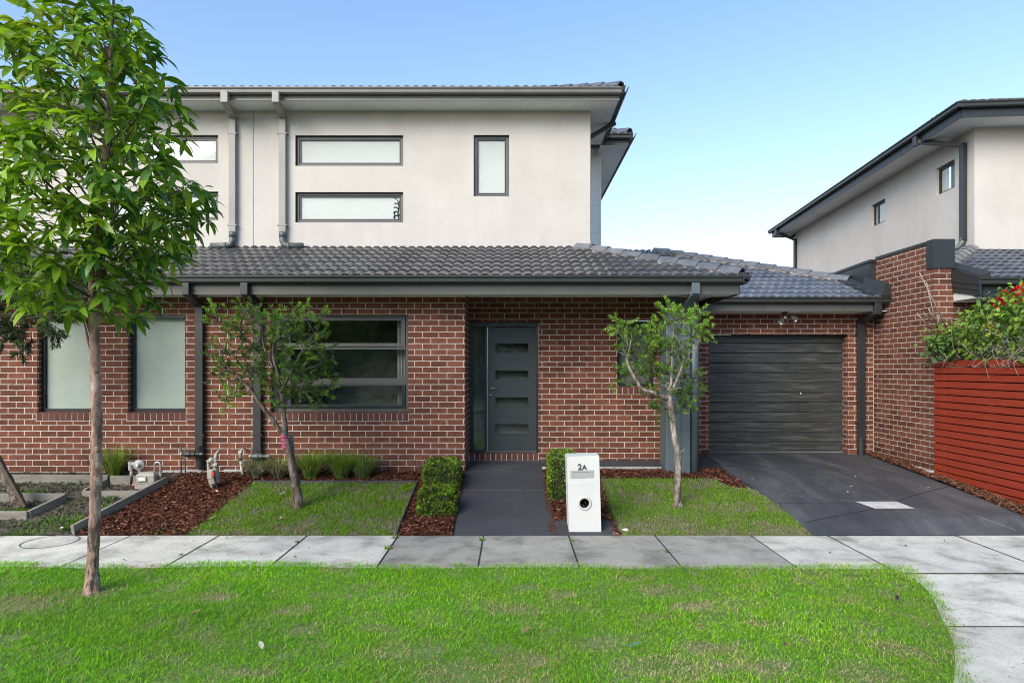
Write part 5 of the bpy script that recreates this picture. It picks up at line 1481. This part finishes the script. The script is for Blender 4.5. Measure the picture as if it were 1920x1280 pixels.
clump('wispy dry clump of thin stalks behind the rear box hedge', 800, 9.45, 90, .30, .7, .1, 7)

# ---- flowering creeper over the fence
def creeper():
    r = random.Random(61)
    t = thing('flowering_creeper', 'sprawling creeper with red flowers and tangled bare stems over the top of the red fence', 'creeper', (6.7, 8.9, 2.05))
    lp, ld, ll, lc = [], [], [], []
    def top(d): return np.interp(d, [7.6,8.2,8.6,9.0,9.4,9.75,10.0], [3.02,2.98,2.90,2.78,2.70,2.52,2.35])
    fl = Field(77, .45)
    n = 0
    while n < 3000:
        d = r.uniform(7.5, 9.98); ztop = float(top(d))+.30*(float(fl(np.array(d*2.1), np.array(3.0)))-.5); x = 6.38+abs(r.gauss(0,.22)) if r.random() < .6 else r.uniform(6.35,7.3)
        v = r.random(); z = 2.04+(ztop-2.04)*v
        dens = (.30+.9*v) * (.25+1.3*float(fl(np.array(d*1.0), np.array(z*1.2))))
        if d > 9.6: dens *= .9
        if r.random() > dens: continue
        dx = r.gauss(0,.02)
        if d > 9.55 and z < 2.45: x -= r.uniform(0,.16)
        lp.append((x+dx, d, z)); ld.append((r.gauss(-.5,.5), r.gauss(-.4,.6), r.gauss(-.35,.5))); ll.append(r.uniform(.05,.095))
        u = r.random(); c = np.array((.045,.12,.016))*(1-u)+np.array((.27,.41,.045))*u
        if v < .5: c = c*.62
        if d > 9.4 and z < 2.5: c = .5*c+.5*np.array((.02,.09,.03))
        lc.append(c*r.uniform(.75,1.15)); n += 1
    B = bases(np.array(ld), roll=rng.normal(0,.7,n))*np.array(ll)[:, None, None]
    tv, tf = leaf_template(.62, .3, .12, 4)
    copies(tv, tf, B, np.array(lp), np.array(lc), 'leaves', MT['needle'], t)
    st = MB(); mb2 = MB()
    for i in range(120):
        d = r.uniform(7.5, 9.9); z = 2.03+abs(r.gauss(0,.17)); x = r.uniform(6.30, 6.75); P = [Vector((x, d, z))]
        dirv = Vector((r.gauss(-.1,.4), r.gauss(0,1), r.gauss(.15,.45))).normalized()
        for k in range(r.randint(4, 8)):
            dirv = (dirv+Vector((r.gauss(0,.25), r.gauss(0,.3), r.gauss(-.02,.3)))).normalized()
            q = P[-1]+dirv*r.uniform(.07,.14); q.z = min(max(q.z, 1.98), float(top(q.y))); q.x = min(max(q.x, 6.33), 7); P.append(q)
        Q = smooth_path(P, 3); st.tube(Q, lerp_r(r.uniform(.003,.0065), .0015, len(Q)), 5, cap=False)
    for (dd, ln_) in ((8.75,.25),(8.35,.12),(8.25,.2),(8.05,.15),(9.0,.1)):
        P = smooth_path([Vector((6.5,dd,2.12)), Vector((6.415,dd-.04,2.09)), Vector((6.405,dd+.02,2.0)), Vector((6.40,dd-.05,2.07-ln_))], 4); st.tube(P, lerp_r(.006,.002,len(P)), 5, cap=False)
    obj('stems', st, MT['stick'], t, smooth=True)
    for (p, q) in (((1724,511),(1775,616)), ((1737,529),(1756,614)), ((1719,587),(1746,618)), ((1732,585),(1746,603)), ((1741,579),(1756,606)), ((1757,590),(1763,612)), ((1760,597),(1757,616))):
        a, b = at(*p, 9.66), at(*q, 9.80); mb2.tube([a, a.lerp(b,.5)+Vector((0,0,r.gauss(0,.006))), b], [.008,.0095,.0095], 7)
    obj('dead_canes', mb2, MT['stick'], t, smooth=True)
    fp_, fd, fs_, fc = [], [], [], []
    cs = [at(px, py, dd) for (px, py, dd) in ((1886,547,8.5),(1893,555,8.48),(1901,541,8.45),(1909,540,8.42),(1902,548,8.45),(1918,533,8.4),(1909,554,8.4),(1872,556,8.6),(1878,565,8.55),(1884,569,8.52),(1890,569,8.5),(1894,576,8.48),(1906,567,8.42),(1918,563,8.4),(1915,545,8.4),(1876,563,8.55),(1858,613,8.7),(1866,572,8.6),(1930,550,8.3),(1940,540,8.25),(1935,565,8.3))]
    for c in cs:
        c = Vector((max(6.36, c.x), c.y, c.z))
        for k in range(22):
            v = Vector((r.gauss(-.4,.8), r.gauss(-.5,.8), r.gauss(.1,.8))).normalized()
            fp_.append(c+Vector((r.gauss(0,.010), r.gauss(0,.010), r.gauss(0,.010)))); fd.append(v); fs_.append(r.uniform(.026,.044)); u = r.random(); fc.append(np.array((.78,.014,.05))*(.55+.6*u))
    tv, tf = leaf_template(.9, .3, .2, 3)
    BB = bases(np.array(fd), roll=rng.uniform(-1.5,1.5,len(fd)))*np.array(fs_)[:, None, None]
    for i in range(0, len(fp_), 22): copies(tv, tf, BB[i:i+22], np.array(fp_[i:i+22]), np.array(fc[i:i+22]), 'flower', MT['petal'], t)
    # foliage for the flower sprays
creeper()

# ---- dark trees over the road, which the front windows reflect
def tree_line():
    r = np.random.default_rng(5); n = 26000
    x = r.uniform(-45, 45, n); hh = 6.3+2.6*Field(91, 9)(x, x*0)
    P = np.stack([x, r.uniform(-30,-24,n), r.uniform(0,1,n)*hh], 1)
    B = bases(r.normal(0,1,(n,3)))*r.uniform(.9,1.9,n)[:, None, None]
    t = r.uniform(0,1,n)[:, None]; c = np.array((.03,.05,.022))*(1-t)+np.array((.09,.13,.045))*t
    tv, tf = leaf_template(.6, .2, .1, 3)
    o = copies(tv, tf, B, P, c, 'tree_belt', MT['chip']); tag(o, 'dark belt of trees across the street, reflected in the front windows', 'trees', kind='stuff')
tree_line()
# ------------------------------------------------------------------ letterbox
def letterbox():
    s = 158.5; d = F/s; x0, x1 = SX(1067,s), SX(1127.5,s); zt = SZ(854.5,s); zb = -.0
    t = thing('letterbox', 'white rendered pillar letterbox marked 2A beside the entry path', 'letterbox', ((x0+x1)/2, d+.13, 0))
    mb = MB(); D = .27; xc = (x0+x1)/2
    cx, cz, rh = SX(1097.5,s), SZ(943,s), .070
    # front face with a round hole, sides, top
    n = 28; ring = [(cx+rh*math.cos(2*math.pi*i/n), d, cz+rh*math.sin(2*math.pi*i/n)) for i in range(n)]
    def edge_pt(i):
        a = 2*math.pi*i/n; c_, s_ = math.cos(a), math.sin(a)
        k = min((x1-cx)/c_ if c_ > 1e-6 else 9, (x0-cx)/c_ if c_ < -1e-6 else 9, (.33)/s_ if s_ > 1e-6 else 9, (-.33)/s_ if s_ < -1e-6 else 9)
        return (cx+k*c_, d, cz+k*s_)
    outer = [edge_pt(i) for i in range(n)]
    mb.add(ring+outer, [(i, (i+1) % n, n+(i+1) % n, n+i) for i in range(n)])
    zl, zh = cz-.33, cz+.33
    for (cxx, czz) in ((x1,zh),(x0,zh),(x0,zl),(x1,zl)):
        idx = sorted(range(n), key=lambda i: (outer[i][0]-cxx)**2+(outer[i][2]-czz)**2)[:2]
        mb.add([(cxx,d,czz), outer[idx[0]], outer[idx[1]]], [(0,1,2)])
    zgv = SZ(908.5,s)
    if zh < zt: mb.add([(x0,d,zh),(x1,d,zh),(x1,d,zt),(x0,d,zt)], [(0,1,2,3)])
    if zl > zb: mb.add([(x0,d,zb),(x1,d,zb),(x1,d,zl),(x0,d,zl)], [(0,1,2,3)])
    mb.add([(x0,d,zb),(x0,d+D,zb),(x0,d+D,zt),(x0,d,zt)], [(0,1,2,3)]); mb.add([(x1,d,zb),(x1,d+D,zb),(x1,d+D,zt),(x1,d,zt)], [(0,1,2,3)])
    mb.add([(x0,d,zt),(x1,d,zt),(x1,d+D,zt),(x0,d+D,zt)], [(0,1,2,3)]); mb.add([(x0,d+D,zb),(x1,d+D,zb),(x1,d+D,zt),(x0,d+D,zt)], [(0,1,2,3)])
    body = obj('pillar', mb, MT['white'], t, weld=True)
    gl = obj('seam', MB().box(x0+.001, x1-.001, d-.0012, d-.0002, zgv-.0015, zgv+.0015), MT['ring'], t)
    obj('paper_ring', MB().lathe((cx,d,cz), (0,-1,0), [(-.003,.055),(.006,.055),(.012,.060),(.012,.078),(.006,.084),(-.001,.084)], 32), MT['ring'], t, smooth=False)
    obj('paper_tube', MB().lathe((cx,d,cz), (0,1,0), [(-.004,.056),(.20,.054),(.20,0)], 28), MT['black'], t)
    pc = []
    for i in range(14):
        a = -.6+i*.42; rr_ = .018+.0022*i; pc.append((cx+rr_*math.cos(a), cz+rr_*math.sin(a)))
    pm = MB()
    for (p, q) in zip(pc[:-1], pc[1:]):
        pm.add([(p[0],d+.05,p[1]),(q[0],d+.05,q[1]),(q[0],d+.15,q[1]),(p[0],d+.15,p[1])], [(0,1,2,3)])
    obj('rolled_paper', pm, MT['plate'], t)
    p = MB().frame(SX(1072.5,s), SX(1116.5,s), SZ(895.4,s), SZ(881,s), d-.006, d-.0005, .034, .020, .020)
    pl = obj('slot_plate', p, MT['plate'], t, bevel=.0015)
    obj('slot_flap', MB().box(SX(1072.5,s)+.036, SX(1116.5,s)-.036, d-.0035, d-.0008, SZ(895.4,s)+.021, SZ(881,s)-.023), MT['plate'], pl)
    obj('slot_shadow', MB().box(SX(1072.5,s)+.034, SX(1116.5,s)-.034, d-.0032, d-.0010, SZ(881,s)-.0225, SZ(881,s)-.0202), MT['black'], pl)
    for ch, px, size in (('2', 1086.8, .098), ('A', 1095.0, .080)):
        cu = bpy.data.curves.new('numeral', 'FONT'); cu.body = ch; cu.size = size; cu.extrude = .0012; cu.offset = .0034
        tmp = bpy.data.objects.new('numeral', cu); COL.objects.link(tmp)
        tmp.matrix_world = Matrix.Translation((SX(px,s), d-.0025, SZ(880,s))) @ Matrix.Rotation(R(90), 4, 'X')
        bpy.context.view_layer.update()
        me = bpy.data.meshes.new_from_object(tmp.evaluated_get(bpy.context.evaluated_depsgraph_get())); me.transform(tmp.matrix_world)
        bpy.data.objects.remove(tmp); me.materials.clear(); link('numeral', me, MT['ink'], t)
    # the pillar leans a little to the left, as it does in the photograph
    t.rotation_euler = (0, R(-1.6), 0)
    pad = MB().prism([(.525,7.603,-.1),(.525,7.603,.010),(.525,7.98,.094),(.525,7.98,-.1)], (.735,0,0))
    o = obj('letterbox_pad', pad, MT['slab_dark'], bevel=.008); tag(o, kind='structure')
letterbox()
def stone(px, py, sz, label, name='stone', m='stone', seed=1, z0=None):
    r = random.Random(seed); d = gnd(px, py); p = at(px, py, d); z = float(gz(0, d))
    bm = bmesh.new(); bmesh.ops.create_icosphere(bm, subdivisions=2, radius=1)
    me = bpy.data.meshes.new(name)
    for v in bm.verts: v.co = Vector((v.co.x*sz*(1+r.gauss(0,.08)), v.co.y*sz*.7*(1+r.gauss(0,.08)), v.co.z*sz*.5*(1+r.gauss(0,.08)))) + Vector((p.x, d, z+sz*.3))
    bm.to_mesh(me); bm.free(); me.shade_smooth(); o = link(name, me, MT[m]); tag(o, label, 'stone')
stone(1173, 995, .042, 'pale loose stone at the lawn corner right of the letterbox', seed=2)
stone(117, 990, .026, 'small white stone on the bare soil near the footpath', seed=3)

# ------------------------------------------------------------------ gas meter in its timber box
def gas_meter():
    s = 136.; d = F/s; z0 = float(gz(0, d))
    X = lambda px: SX(px, s); Z = lambda py: SZ(py, s)
    t = thing('gas_meter', 'beige gas meter with round regulator and arched pipe in a timber framed box', 'gas meter', (X(271), d, z0))
    b = MB()
    b.box(X(254), X(289), d, d+.19, Z(905), Z(889)); b.box(X(253), X(290), d-.012, d+.20, Z(917.5), Z(905.8))
    body = obj('body', b, MT['meter'], t, bevel=.016)
    obj('flange', MB().box(X(252.5), X(290.5), d-.02, d+.21, Z(906.3), Z(904.6)), MT['meter'], body)
    obj('lid', MB().prism([(X(255),d+.01,Z(889)-.004),(X(288),d+.01,Z(889)-.004),(X(284),d+.04,Z(885.5)),(X(259),d+.04,Z(885.5))], (0,.12,0)), MT['meter'], body, bevel=.008)
    obj('counter', MB().box(X(259), X(275), d-.022, d+.002, Z(902), Z(893)), MT['meter2'], t, bevel=.004)
    obj('counter_dial', MB().box(X(261), X(273), d-.0245, d-.0225, Z(899.5), Z(895)), MT['white_plastic'], t)
    rg = MB(); c = (X(256), d+.06, Z(872.5))
    rg.lathe(c, (.15,-1,.05), [(-.03,.0),(-.03,.060),(-.005,.072),(.012,.072),(.02,.055),(.035,.030),(.055,.026),(.06,.014),(.058,0)], 22)
    rg.tube([(X(256), d+.06, Z(881)), (X(258), d+.08, Z(890))], .022, 10)
    rg.tube([(X(240), d+.06, Z(870)), (X(250), d+.06, Z(871))], .028, 10); rg.tube([(X(240), d+.06, Z(866)), (X(241), d+.06, Z(882))], .034, 10)
    obj('regulator', rg, MT['meter2'], t, smooth=False)
    obj('regulator_cap', MB().lathe((c[0]+.008, c[1]-.06, c[2]+.003), (.15,-1,.05), [(0,.016),(.012,.016),(.014,.008),(.014,0)], 14), MT['white_plastic'], t)
    ip = MB().tube([(X(241.5), d+.06, Z(882)), (X(241.5), d+.06, Z(895))], .020, 10); obj('inlet', ip, MT['meter2'], t, smooth=True)
    obj('inlet_hose', MB().tube([(X(242), d+.06, Z(894)), (X(242), d+.05, Z(911))], .017, 10), MT['black'], t, smooth=True)
    cp = MB().tube([(X(239), d+.05, Z(910.5)), (X(252), d+.05, Z(909))], .013, 10).tube([(X(250.5), d+.05, Z(907)), (X(250.5), d+.05, Z(919))], .015, 10)
    obj('copper_elbow', cp, MT['copper'], t, smooth=True)
    ar = [(X(281), d+.12, Z(886)), (X(281), d+.12, Z(878))]
    for i in range(9):
        a = math.pi-math.pi*i/8; ar.append((X(286.5)+.040*math.cos(a), d+.12, Z(874)+.040*math.sin(a)))
    ar += [(X(292), d+.12, Z(882)), (X(292), d+.12, Z(891))]
    obj('arched_pipe', MB().tube(smooth_path(ar, 2), .014, 10), MT['steel'], t, smooth=True)
    obj('outlet', MB().tube([(X(292), d+.12, Z(889)), (X(292), d+.12, Z(899))], .021, 10).tube([(X(293), d+.1, Z(902)), (X(292), d+.1, Z(914))], .018, 10), MT['meter2'], t, smooth=True)
gas_meter()
def tilted_meter():
    s = 136.; d = F/s; X = lambda px: SX(px, s); Z = lambda py: SZ(py, s)
    z0 = float(gz(0, d)); t = thing('gas_meter', 'tilted beige canister gas meter with red tag standing in the red bark bed', 'gas meter', (X(397), d, z0))
    ax = Vector((-.17, 0, 1)).normalized(); b0 = Vector((X(401.5), d+.02, Z(907)))
    def on(h): return b0+ax*h
    obj('canister', MB().lathe(on(0), ax, [(0,0),(0,.062),(.01,.072),(.085,.076),(.088,.084),(.108,.084),(.112,.078),(.185,.074),(.205,.055),(.21,0)], 24), MT['meter'], t, smooth=False)
    obj('stub', MB().tube([on(0)+Vector((-.045,0,.01)), on(-.065)+Vector((-.045,0,0))], .022, 10), MT['meter2'], t, smooth=True)
    v = MB()
    tp = on(.205)
    v.tube([tp+Vector((-.05,0,-.02)), tp+Vector((-.055,0,.10))], .020, 9); v.tube([tp+Vector((.035,0,-.02)), tp+Vector((.05,-.01,.12))], .021, 9)
    v.tube([tp+Vector((-.06,0,.10)), tp+Vector((0,-.02,.135)), tp+Vector((.06,-.01,.11))], [.026,.034,.026], 10)
    v.lathe(tp+Vector((0,-.02,.13)), (0,-1,.25), [(0,.036),(.02,.036),(.03,.022),(.045,.020),(.045,0)], 12)
    v.tube([tp+Vector((.03,0,.13)), tp+Vector((.035,.05,.20)), tp+Vector((.035,.12,.24))], [.020,.024,.020], 9)
    v.lathe(tp+Vector((.052,-.015,.06)), (1,0,.1), [(-.03,.028),(.0,.034),(.03,.028)], 10)
    obj('valve', v, MT['meter2'], t, smooth=False)
    obj('tag', MB().prism([(X(400.5),d-.075,Z(892)),(X(406),d-.085,Z(891)),(X(407),d-.085,Z(882)),(X(402),d-.075,Z(883))], (0,.008,0)), MT['red'], t, bevel=.002)
    obj('hose', MB().tube(smooth_path([(X(404),d-.06,Z(880)),(X(407),d-.075,Z(893)),(X(410),d-.08,Z(904)),(X(414),d-.08,Z(918))], 4), .013, 9), MT['black'], t, smooth=True)
    obj('hose_end', MB().tube([(X(410),d-.09,Z(916.5)),(X(419),d-.09,Z(920))], .018, 9), MT['copper'], t, smooth=True)
tilted_meter()
def valve(name, label, x0, x1, py, d, legs, m1):
    s = F/d; X = lambda px: SX(px, s); Z = lambda q: SZ(q, s)
    t = thing(name, label, 'valve', (X((x0+x1)/2), d, float(gz(0, 9.5))))
    L = X(x1)-X(x0); p = MB(); c = (X(x0), d, Z(py))
    pr = [(0,0),(0,.014),(.06*L,.022),(.15*L,.022),(.17*L,.030),(.26*L,.034),(.27*L,.044),(.42*L,.046),(.47*L,.036),(.62*L,.034),(.64*L,.020),(.72*L,.022),(.74*L,.030),(.80*L,.030),(.82*L,.018),(.90*L,.026),(.96*L,.026),(L,.014),(L,0)]
    p.lathe(c, (1,0,0), pr, 14)
    obj('valve_body', p, m1, t, smooth=False)
    q = MB()
    for (px, zt) in legs: q.tube([(X(px), d+.01, zt), (X(px), d+.01, float(gz(0,9.5))-.03)], .009, 8)
    obj('riser', q, MT['pvc'], t, smooth=True)
    for (px, k) in ((x0+2, .030), (x1-6, .024)):
        obj('nut', MB().lathe((X(px), d, Z(py)), (1,0,0), [(-.012,.0),(-.012,k),(.012,k),(.012,0)], 6), MT['meter2'], t)
valve('water_valve', 'dark backflow valve on risers crossing in front of the left charcoal downpipe', 338, 383, 851, 9.40, ((339,.84),(347,.82)), MT['pipe_dark'])
valve('water_valve', 'dark valve on a riser at the foot of the downpipe behind the bottlebrush', 467, 508, 855, 9.40, ((472,.8),), MT['pvc'])
def conduit():
    d = 9.46; s = F/d; X = lambda px: SX(px, s); Z = lambda q: SZ(q, s)
    t = thing('garden_tap', 'pale tap on a white conduit rising at the brick wall beside the grey clump', 'tap', (X(454), d, float(gz(0, d))))
    obj('conduit', MB().tube([(X(455.5), d, .40), (X(451), d, Z(862))], .022, 12), MT['board'], t, smooth=True)
    obj('coupling', MB().lathe((X(450.5), d, Z(861)), (-.05,0,1), [(-.02,.028),(.03,.030),(.035,.02),(.06,.018),(.06,0)], 12), MT['pvc'], t)
    v = MB(); v.tube([(X(451),d,Z(858)),(X(452),d-.02,Z(846)),(X(455),d,Z(842))], [.018,.022,.014], 9); v.lathe((X(453),d-.03,Z(847)), (0,-1,.2), [(0,.018),(.02,.018),(.03,.026),(.036,.026),(.036,0)], 10); v.tube([(X(455),d,Z(842)),(X(455),d+.1,Z(843))], .012, 8)
    obj('tap', v, MT['meter2'], t, smooth=False)
conduit()

# ------------------------------------------------------------------ timber edging
def board(label, pa, pb, hgt, w, m, name='timber_edging', lift=0.0, d_off=0.0):
    (xa, da), (xb, db) = pa, pb; rr_ = random.Random(len(label))
    za, zb = float(gz(xa, da))+lift, float(gz(xb, db))+lift
    mb = MB(); a, b = Vector((xa,da,za+hgt/2-.02)), Vector((xb,db,zb+hgt/2-.02)); N = 6
    mb.beam(a, b, w, hgt)
    o = obj(name, mb, m, bevel=.006); tag(o, label, 'edging'); return o
board('long weathered timber edging board running diagonally from the footpath up to the gas meter', (-5.17,7.63), (-4.86,9.12), .13, .045, MT['timber'])
board('weathered timber sleeper along the brick wall at the far left', (-7.9,9.22), (-5.72,9.20), .13, .06, MT['timber'], lift=-.01)
board('weathered timber board behind the gas meter', (-5.66,9.15), (-4.90,9.15), .13, .05, MT['timber'], lift=.0)
board('pale timber board lying in front of the gas meter', (-5.77,8.72), (-5.02,8.72), .09, .05, MT['timber'])
board('short timber board closing the left side of the gas meter box', (-5.77,8.76), (-5.70,9.12), .10, .045, MT['timber'])
board('dark edging strip between the patchy lawn and the hedge strip', (-1.355,7.62), (-1.335,LB), .07, .022, MT['timber_dark'])
board('dark edging strip along the back of the patchy lawn below the clumps', (-3.66,LB), (-1.36,LB), .06, .020, MT['timber_dark'])
def planter():
    t = thing('planter_frame', 'low square frame of weathered timber around the leaning tree at far left', 'planter', (-6.4, 8.3, .12))
    for (pa, pb) in (((-6.9,8.04),(-6.0,8.04)), ((-6.0,8.06),(-5.90,8.56)), ((-6.85,8.58),(-5.90,8.58)), ((-6.9,8.06),(-6.87,8.56))):
        (xa, da), (xb, db) = pa, pb
        mb = MB().beam((xa,da,float(gz(0,da))+.035), (xb,db,float(gz(0,db))+.035), .05, .12); obj('board', mb, MT['timber'], t, bevel=.006)
planter()

# ------------------------------------------------------------------ sensor light under the garage eave
def spot():
    s = 108.; d = F/s; X = lambda px: SX(px, s); Z = lambda q: SZ(q, s)
    t = thing('security_light', 'twin head floodlight mounted under the eave above the garage door', 'light', (X(1472), d, 2.93))
    obj('mount', MB().lathe((X(1471), d, 2.935), (0,0,-1), [(0,.0),(0,.055),(.02,.055),(.03,.03),(.075,.028),(.08,0)], 18), MT['black'], t)
    obj('sensor', MB().lathe((X(1472), d, Z(593)), (0,-.3,-1), [(0,.0),(0,.022),(.03,.026),(.045,.018),(.05,0)], 12), MT['pipe'], t)
    for (px, py, dx) in ((1465,598,-.55),(1484,595,.8)):
        a = Vector((dx,-.8,-.75)).normalized(); p = Vector((X(1471), d, Z(588.5))); e = Vector((X(px), d-.02, Z(py)))
        obj('arm', MB().tube([p, p.lerp(e,.6)+Vector((0,0,-.005)), e], .012, 8), MT['black'], t, smooth=True)
        h = obj('lamp_head', MB().lathe(e, a, [(-.02,0),(-.02,.022),(.0,.028),(.05,.048),(.085,.062),(.085,.058),(.05,.040)], 20), MT['chrome'], t)
        obj('lamp_glass', MB().lathe(e, a, [(.062,.0),(.070,.03),(.066,.046)], 18), MT['steel'], h)
spot()

def window_silhouette():
    d = Yu+.082; s = F/d; mb = MB(); P = lambda px, py: (SX(px, s), d, SZ(py, s))
    for q in ([(747,410),(746,398),(748,385),(744,374),(738,371)], [(746,398),(741,396),(737,399)], [(747,392),(742,388),(738,390)], [(748,386),(744,381),(739,382)], [(748,380),(751,374),(750,369)], [(747,403),(742,404),(737,408)], [(747,404),(751,400),(752,395)], [(740,410),(739,402),(741,396)], [(751,410),(751,404)]):
        Q = smooth_path([P(*v) for v in q], 3); mb.tube(Q, lerp_r(.011, .005, len(Q)), 6)  # dark branching tubes before the blind, plant-like in outline
    o = obj('plant_silhouette', mb, MT['black'], smooth=True); tag(o, 'dark twisted plant-like silhouette at the right end of the lower wide upstairs window', 'plant')
window_silhouette()

# ------------------------------------------------------------------ fallen leaves
def fallen(label, x, d, z, L, col, rot, group=None, name='fallen_leaf'):
    tv, tf = leaf_template(.42, -.25, .25, 5)
    B = bases([(math.cos(rot), math.sin(rot), .1)])*L
    o = copies(tv, tf, B, [(x, d, z)], [col], name, MT['leaf']); tag(o, label, 'leaf', group)
for (lab, px, py, L, col, rot, z) in (
    ('pale cream leaf lying on the verge grass, left of centre', 492, 1216, .085, (.62,.58,.5), 2.2, .055),
    ('blue green fallen leaf lying on the verge grass, near the middle', 1176, 1212, .10, (.12,.24,.19), .0, .055),
    ('brown curled leaf lying on the verge grass, right of centre', 976, 1187, .09, (.28,.17,.12), .6, .055),
    ('pink brown dry leaf lying on the verge grass at left', 356, 1150, .08, (.30,.18,.13), .3, .055),
    ('dark dead leaf on the verge grass below the driveway', 1683, 1125, .07, (.05,.04,.035), 1.1, .055)):
    x, d = PD(px, py, z); fallen(lab, x, d, z, L, col, rot)
for (lab, px, py, L, col, rot) in (
    ('large pale dry leaf on the patchy lawn left of the bottlebrush', 523, 931, .09, (.5,.46,.38), .3),
    ('small pale dry leaf on the patchy lawn beside the dark edging', 524, 977, .06, (.55,.5,.45), 1.3),
    ('long dry leaf on the patchy lawn edge beside the red bark', 388, 978, .11, (.42,.36,.28), .2),
    ('red brown leaf on the footpath edge below the patchy lawn', 562, 999, .07, (.35,.07,.03), .4)):
    d = max(7.62, gnd(px, py)); fallen(lab, (px-CX)*d/F, d, float(gz(0,d))+.03, L, col, rot)
for (px, py, c) in ((1556,875,(.16,.28,.05)),(1614,934,(.16,.28,.05)),(1791,942,(.22,.33,.12)),(1593,914,(.5,.47,.4)),(1590,925,(.5,.47,.4)),(1573,889,(.4,.3,.25)),(1737,916,(.5,.47,.42)),(1605,896,(.42,.38,.33)),(1413,900,(.4,.36,.3)),(1784,938,(.5,.48,.42))):
    x, d = drv(px, py); fallen('small leaf scattered on the charcoal driveway', x, d, float(dz(x,d)[0])+.012, .05, c, px*1.7, group='leaves scattered on the driveway')
rl = random.Random(77)
for i in range(16):
    x, d = rl.uniform(-3.6, 2.6), rl.uniform(4.2, 6.2)
    fallen('small brown dead leaf lying in the verge grass', x, d, .05, rl.uniform(.03,.06), (.16*rl.uniform(.4,1.3),.10*rl.uniform(.4,1.2),.07), rl.uniform(0,6), group='dead leaves in the verge grass')
for i in range(22):
    x, d = rl.uniform(-4.3, -1.6) if i < 13 else rl.uniform(2.9, 6.0), rl.uniform(6.5, 7.5)
    fallen('small dark leaf scattered on the pale footpath', x, d, .008, rl.uniform(.02,.045), (.05,.042,.035), rl.uniform(0,6), group='leaves scattered on the footpath')

# ------------------------------------------------------------------ daylight
SUN_EL, SUN_AZ = R(34), R(216)      # azimuth measured clockwise from +y: behind the camera, to the left
w = bpy.data.worlds.new('World'); SC.world = w; w.use_nodes = True
nt = w.node_tree; bg = nt.nodes['Background']
sky = nt.nodes.new('ShaderNodeTexSky'); sky.sky_type = 'NISHITA'; sky.sun_disc = False
sky.sun_elevation = SUN_EL; sky.sun_rotation = SUN_AZ; sky.air_density = 1.0; sky.dust_density = 1.2; sky.ozone_density = 1.5
hs = nt.nodes.new('ShaderNodeHueSaturation'); hs.inputs['Saturation'].default_value = .93; hs.inputs['Value'].default_value = 2.3
nt.links.new(sky.outputs[0], hs.inputs['Color']); mu = nt.nodes.new('ShaderNodeMix'); mu.data_type = 'RGBA'; mu.blend_type = 'MULTIPLY'; mu.inputs[0].default_value = 1; tc = nt.nodes.new('ShaderNodeTexCoord'); sx_ = nt.nodes.new('ShaderNodeSeparateXYZ'); nt.links.new(tc.outputs['Generated'], sx_.inputs[0])
ra = nt.nodes.new('ShaderNodeValToRGB'); nt.links.new(sx_.outputs[2], ra.inputs[0])
ra.color_ramp.elements[0].position = .12; ra.color_ramp.elements[0].color = (.88, .845, .85, 1)
ra.color_ramp.elements[1].position = .55; ra.color_ramp.elements[1].color = (.72, .86, .93, 1)
nt.links.new(ra.outputs[0], mu.inputs[7])
nt.links.new(hs.outputs[0], mu.inputs[6]); nt.links.new(mu.outputs[2], bg.inputs['Color']); bg.inputs['Strength'].default_value = .15
sl = bpy.data.lights.new('sun', 'SUN'); sl.energy = 4.55; sl.angle = R(40); sl.color = (1, .91, .775)
so = bpy.data.objects.new('sun', sl); COL.objects.link(so)
to_sun = Vector((math.sin(SUN_AZ)*math.cos(SUN_EL), math.cos(SUN_AZ)*math.cos(SUN_EL), math.sin(SUN_EL)))
so.rotation_euler = (-to_sun).to_track_quat('-Z', 'Y').to_euler(); so.location = to_sun*40

# ------------------------------------------------------------------ camera
cd = bpy.data.cameras.new('camera'); cam = bpy.data.objects.new('camera', cd); COL.objects.link(cam)
cam.location = (0, 0, H); cam.rotation_euler = (R(90), 0, 0)
cd.sensor_width = 36; cd.lens = 36*F/1920; cd.shift_y = (CY-640)/1920; cd.clip_end = 2000; cd.clip_start = .05
SC.camera = cam
SC.view_settings.view_transform = 'Standard'; SC.view_settings.look = 'None'; SC.view_settings.exposure = 0
SC.render.engine = 'CYCLES'; SC.cycles.filter_width = 1.0; SC.cycles.use_denoising = True; SC.cycles.max_bounces = 8; SC.cycles.transparent_max_bounces = 12
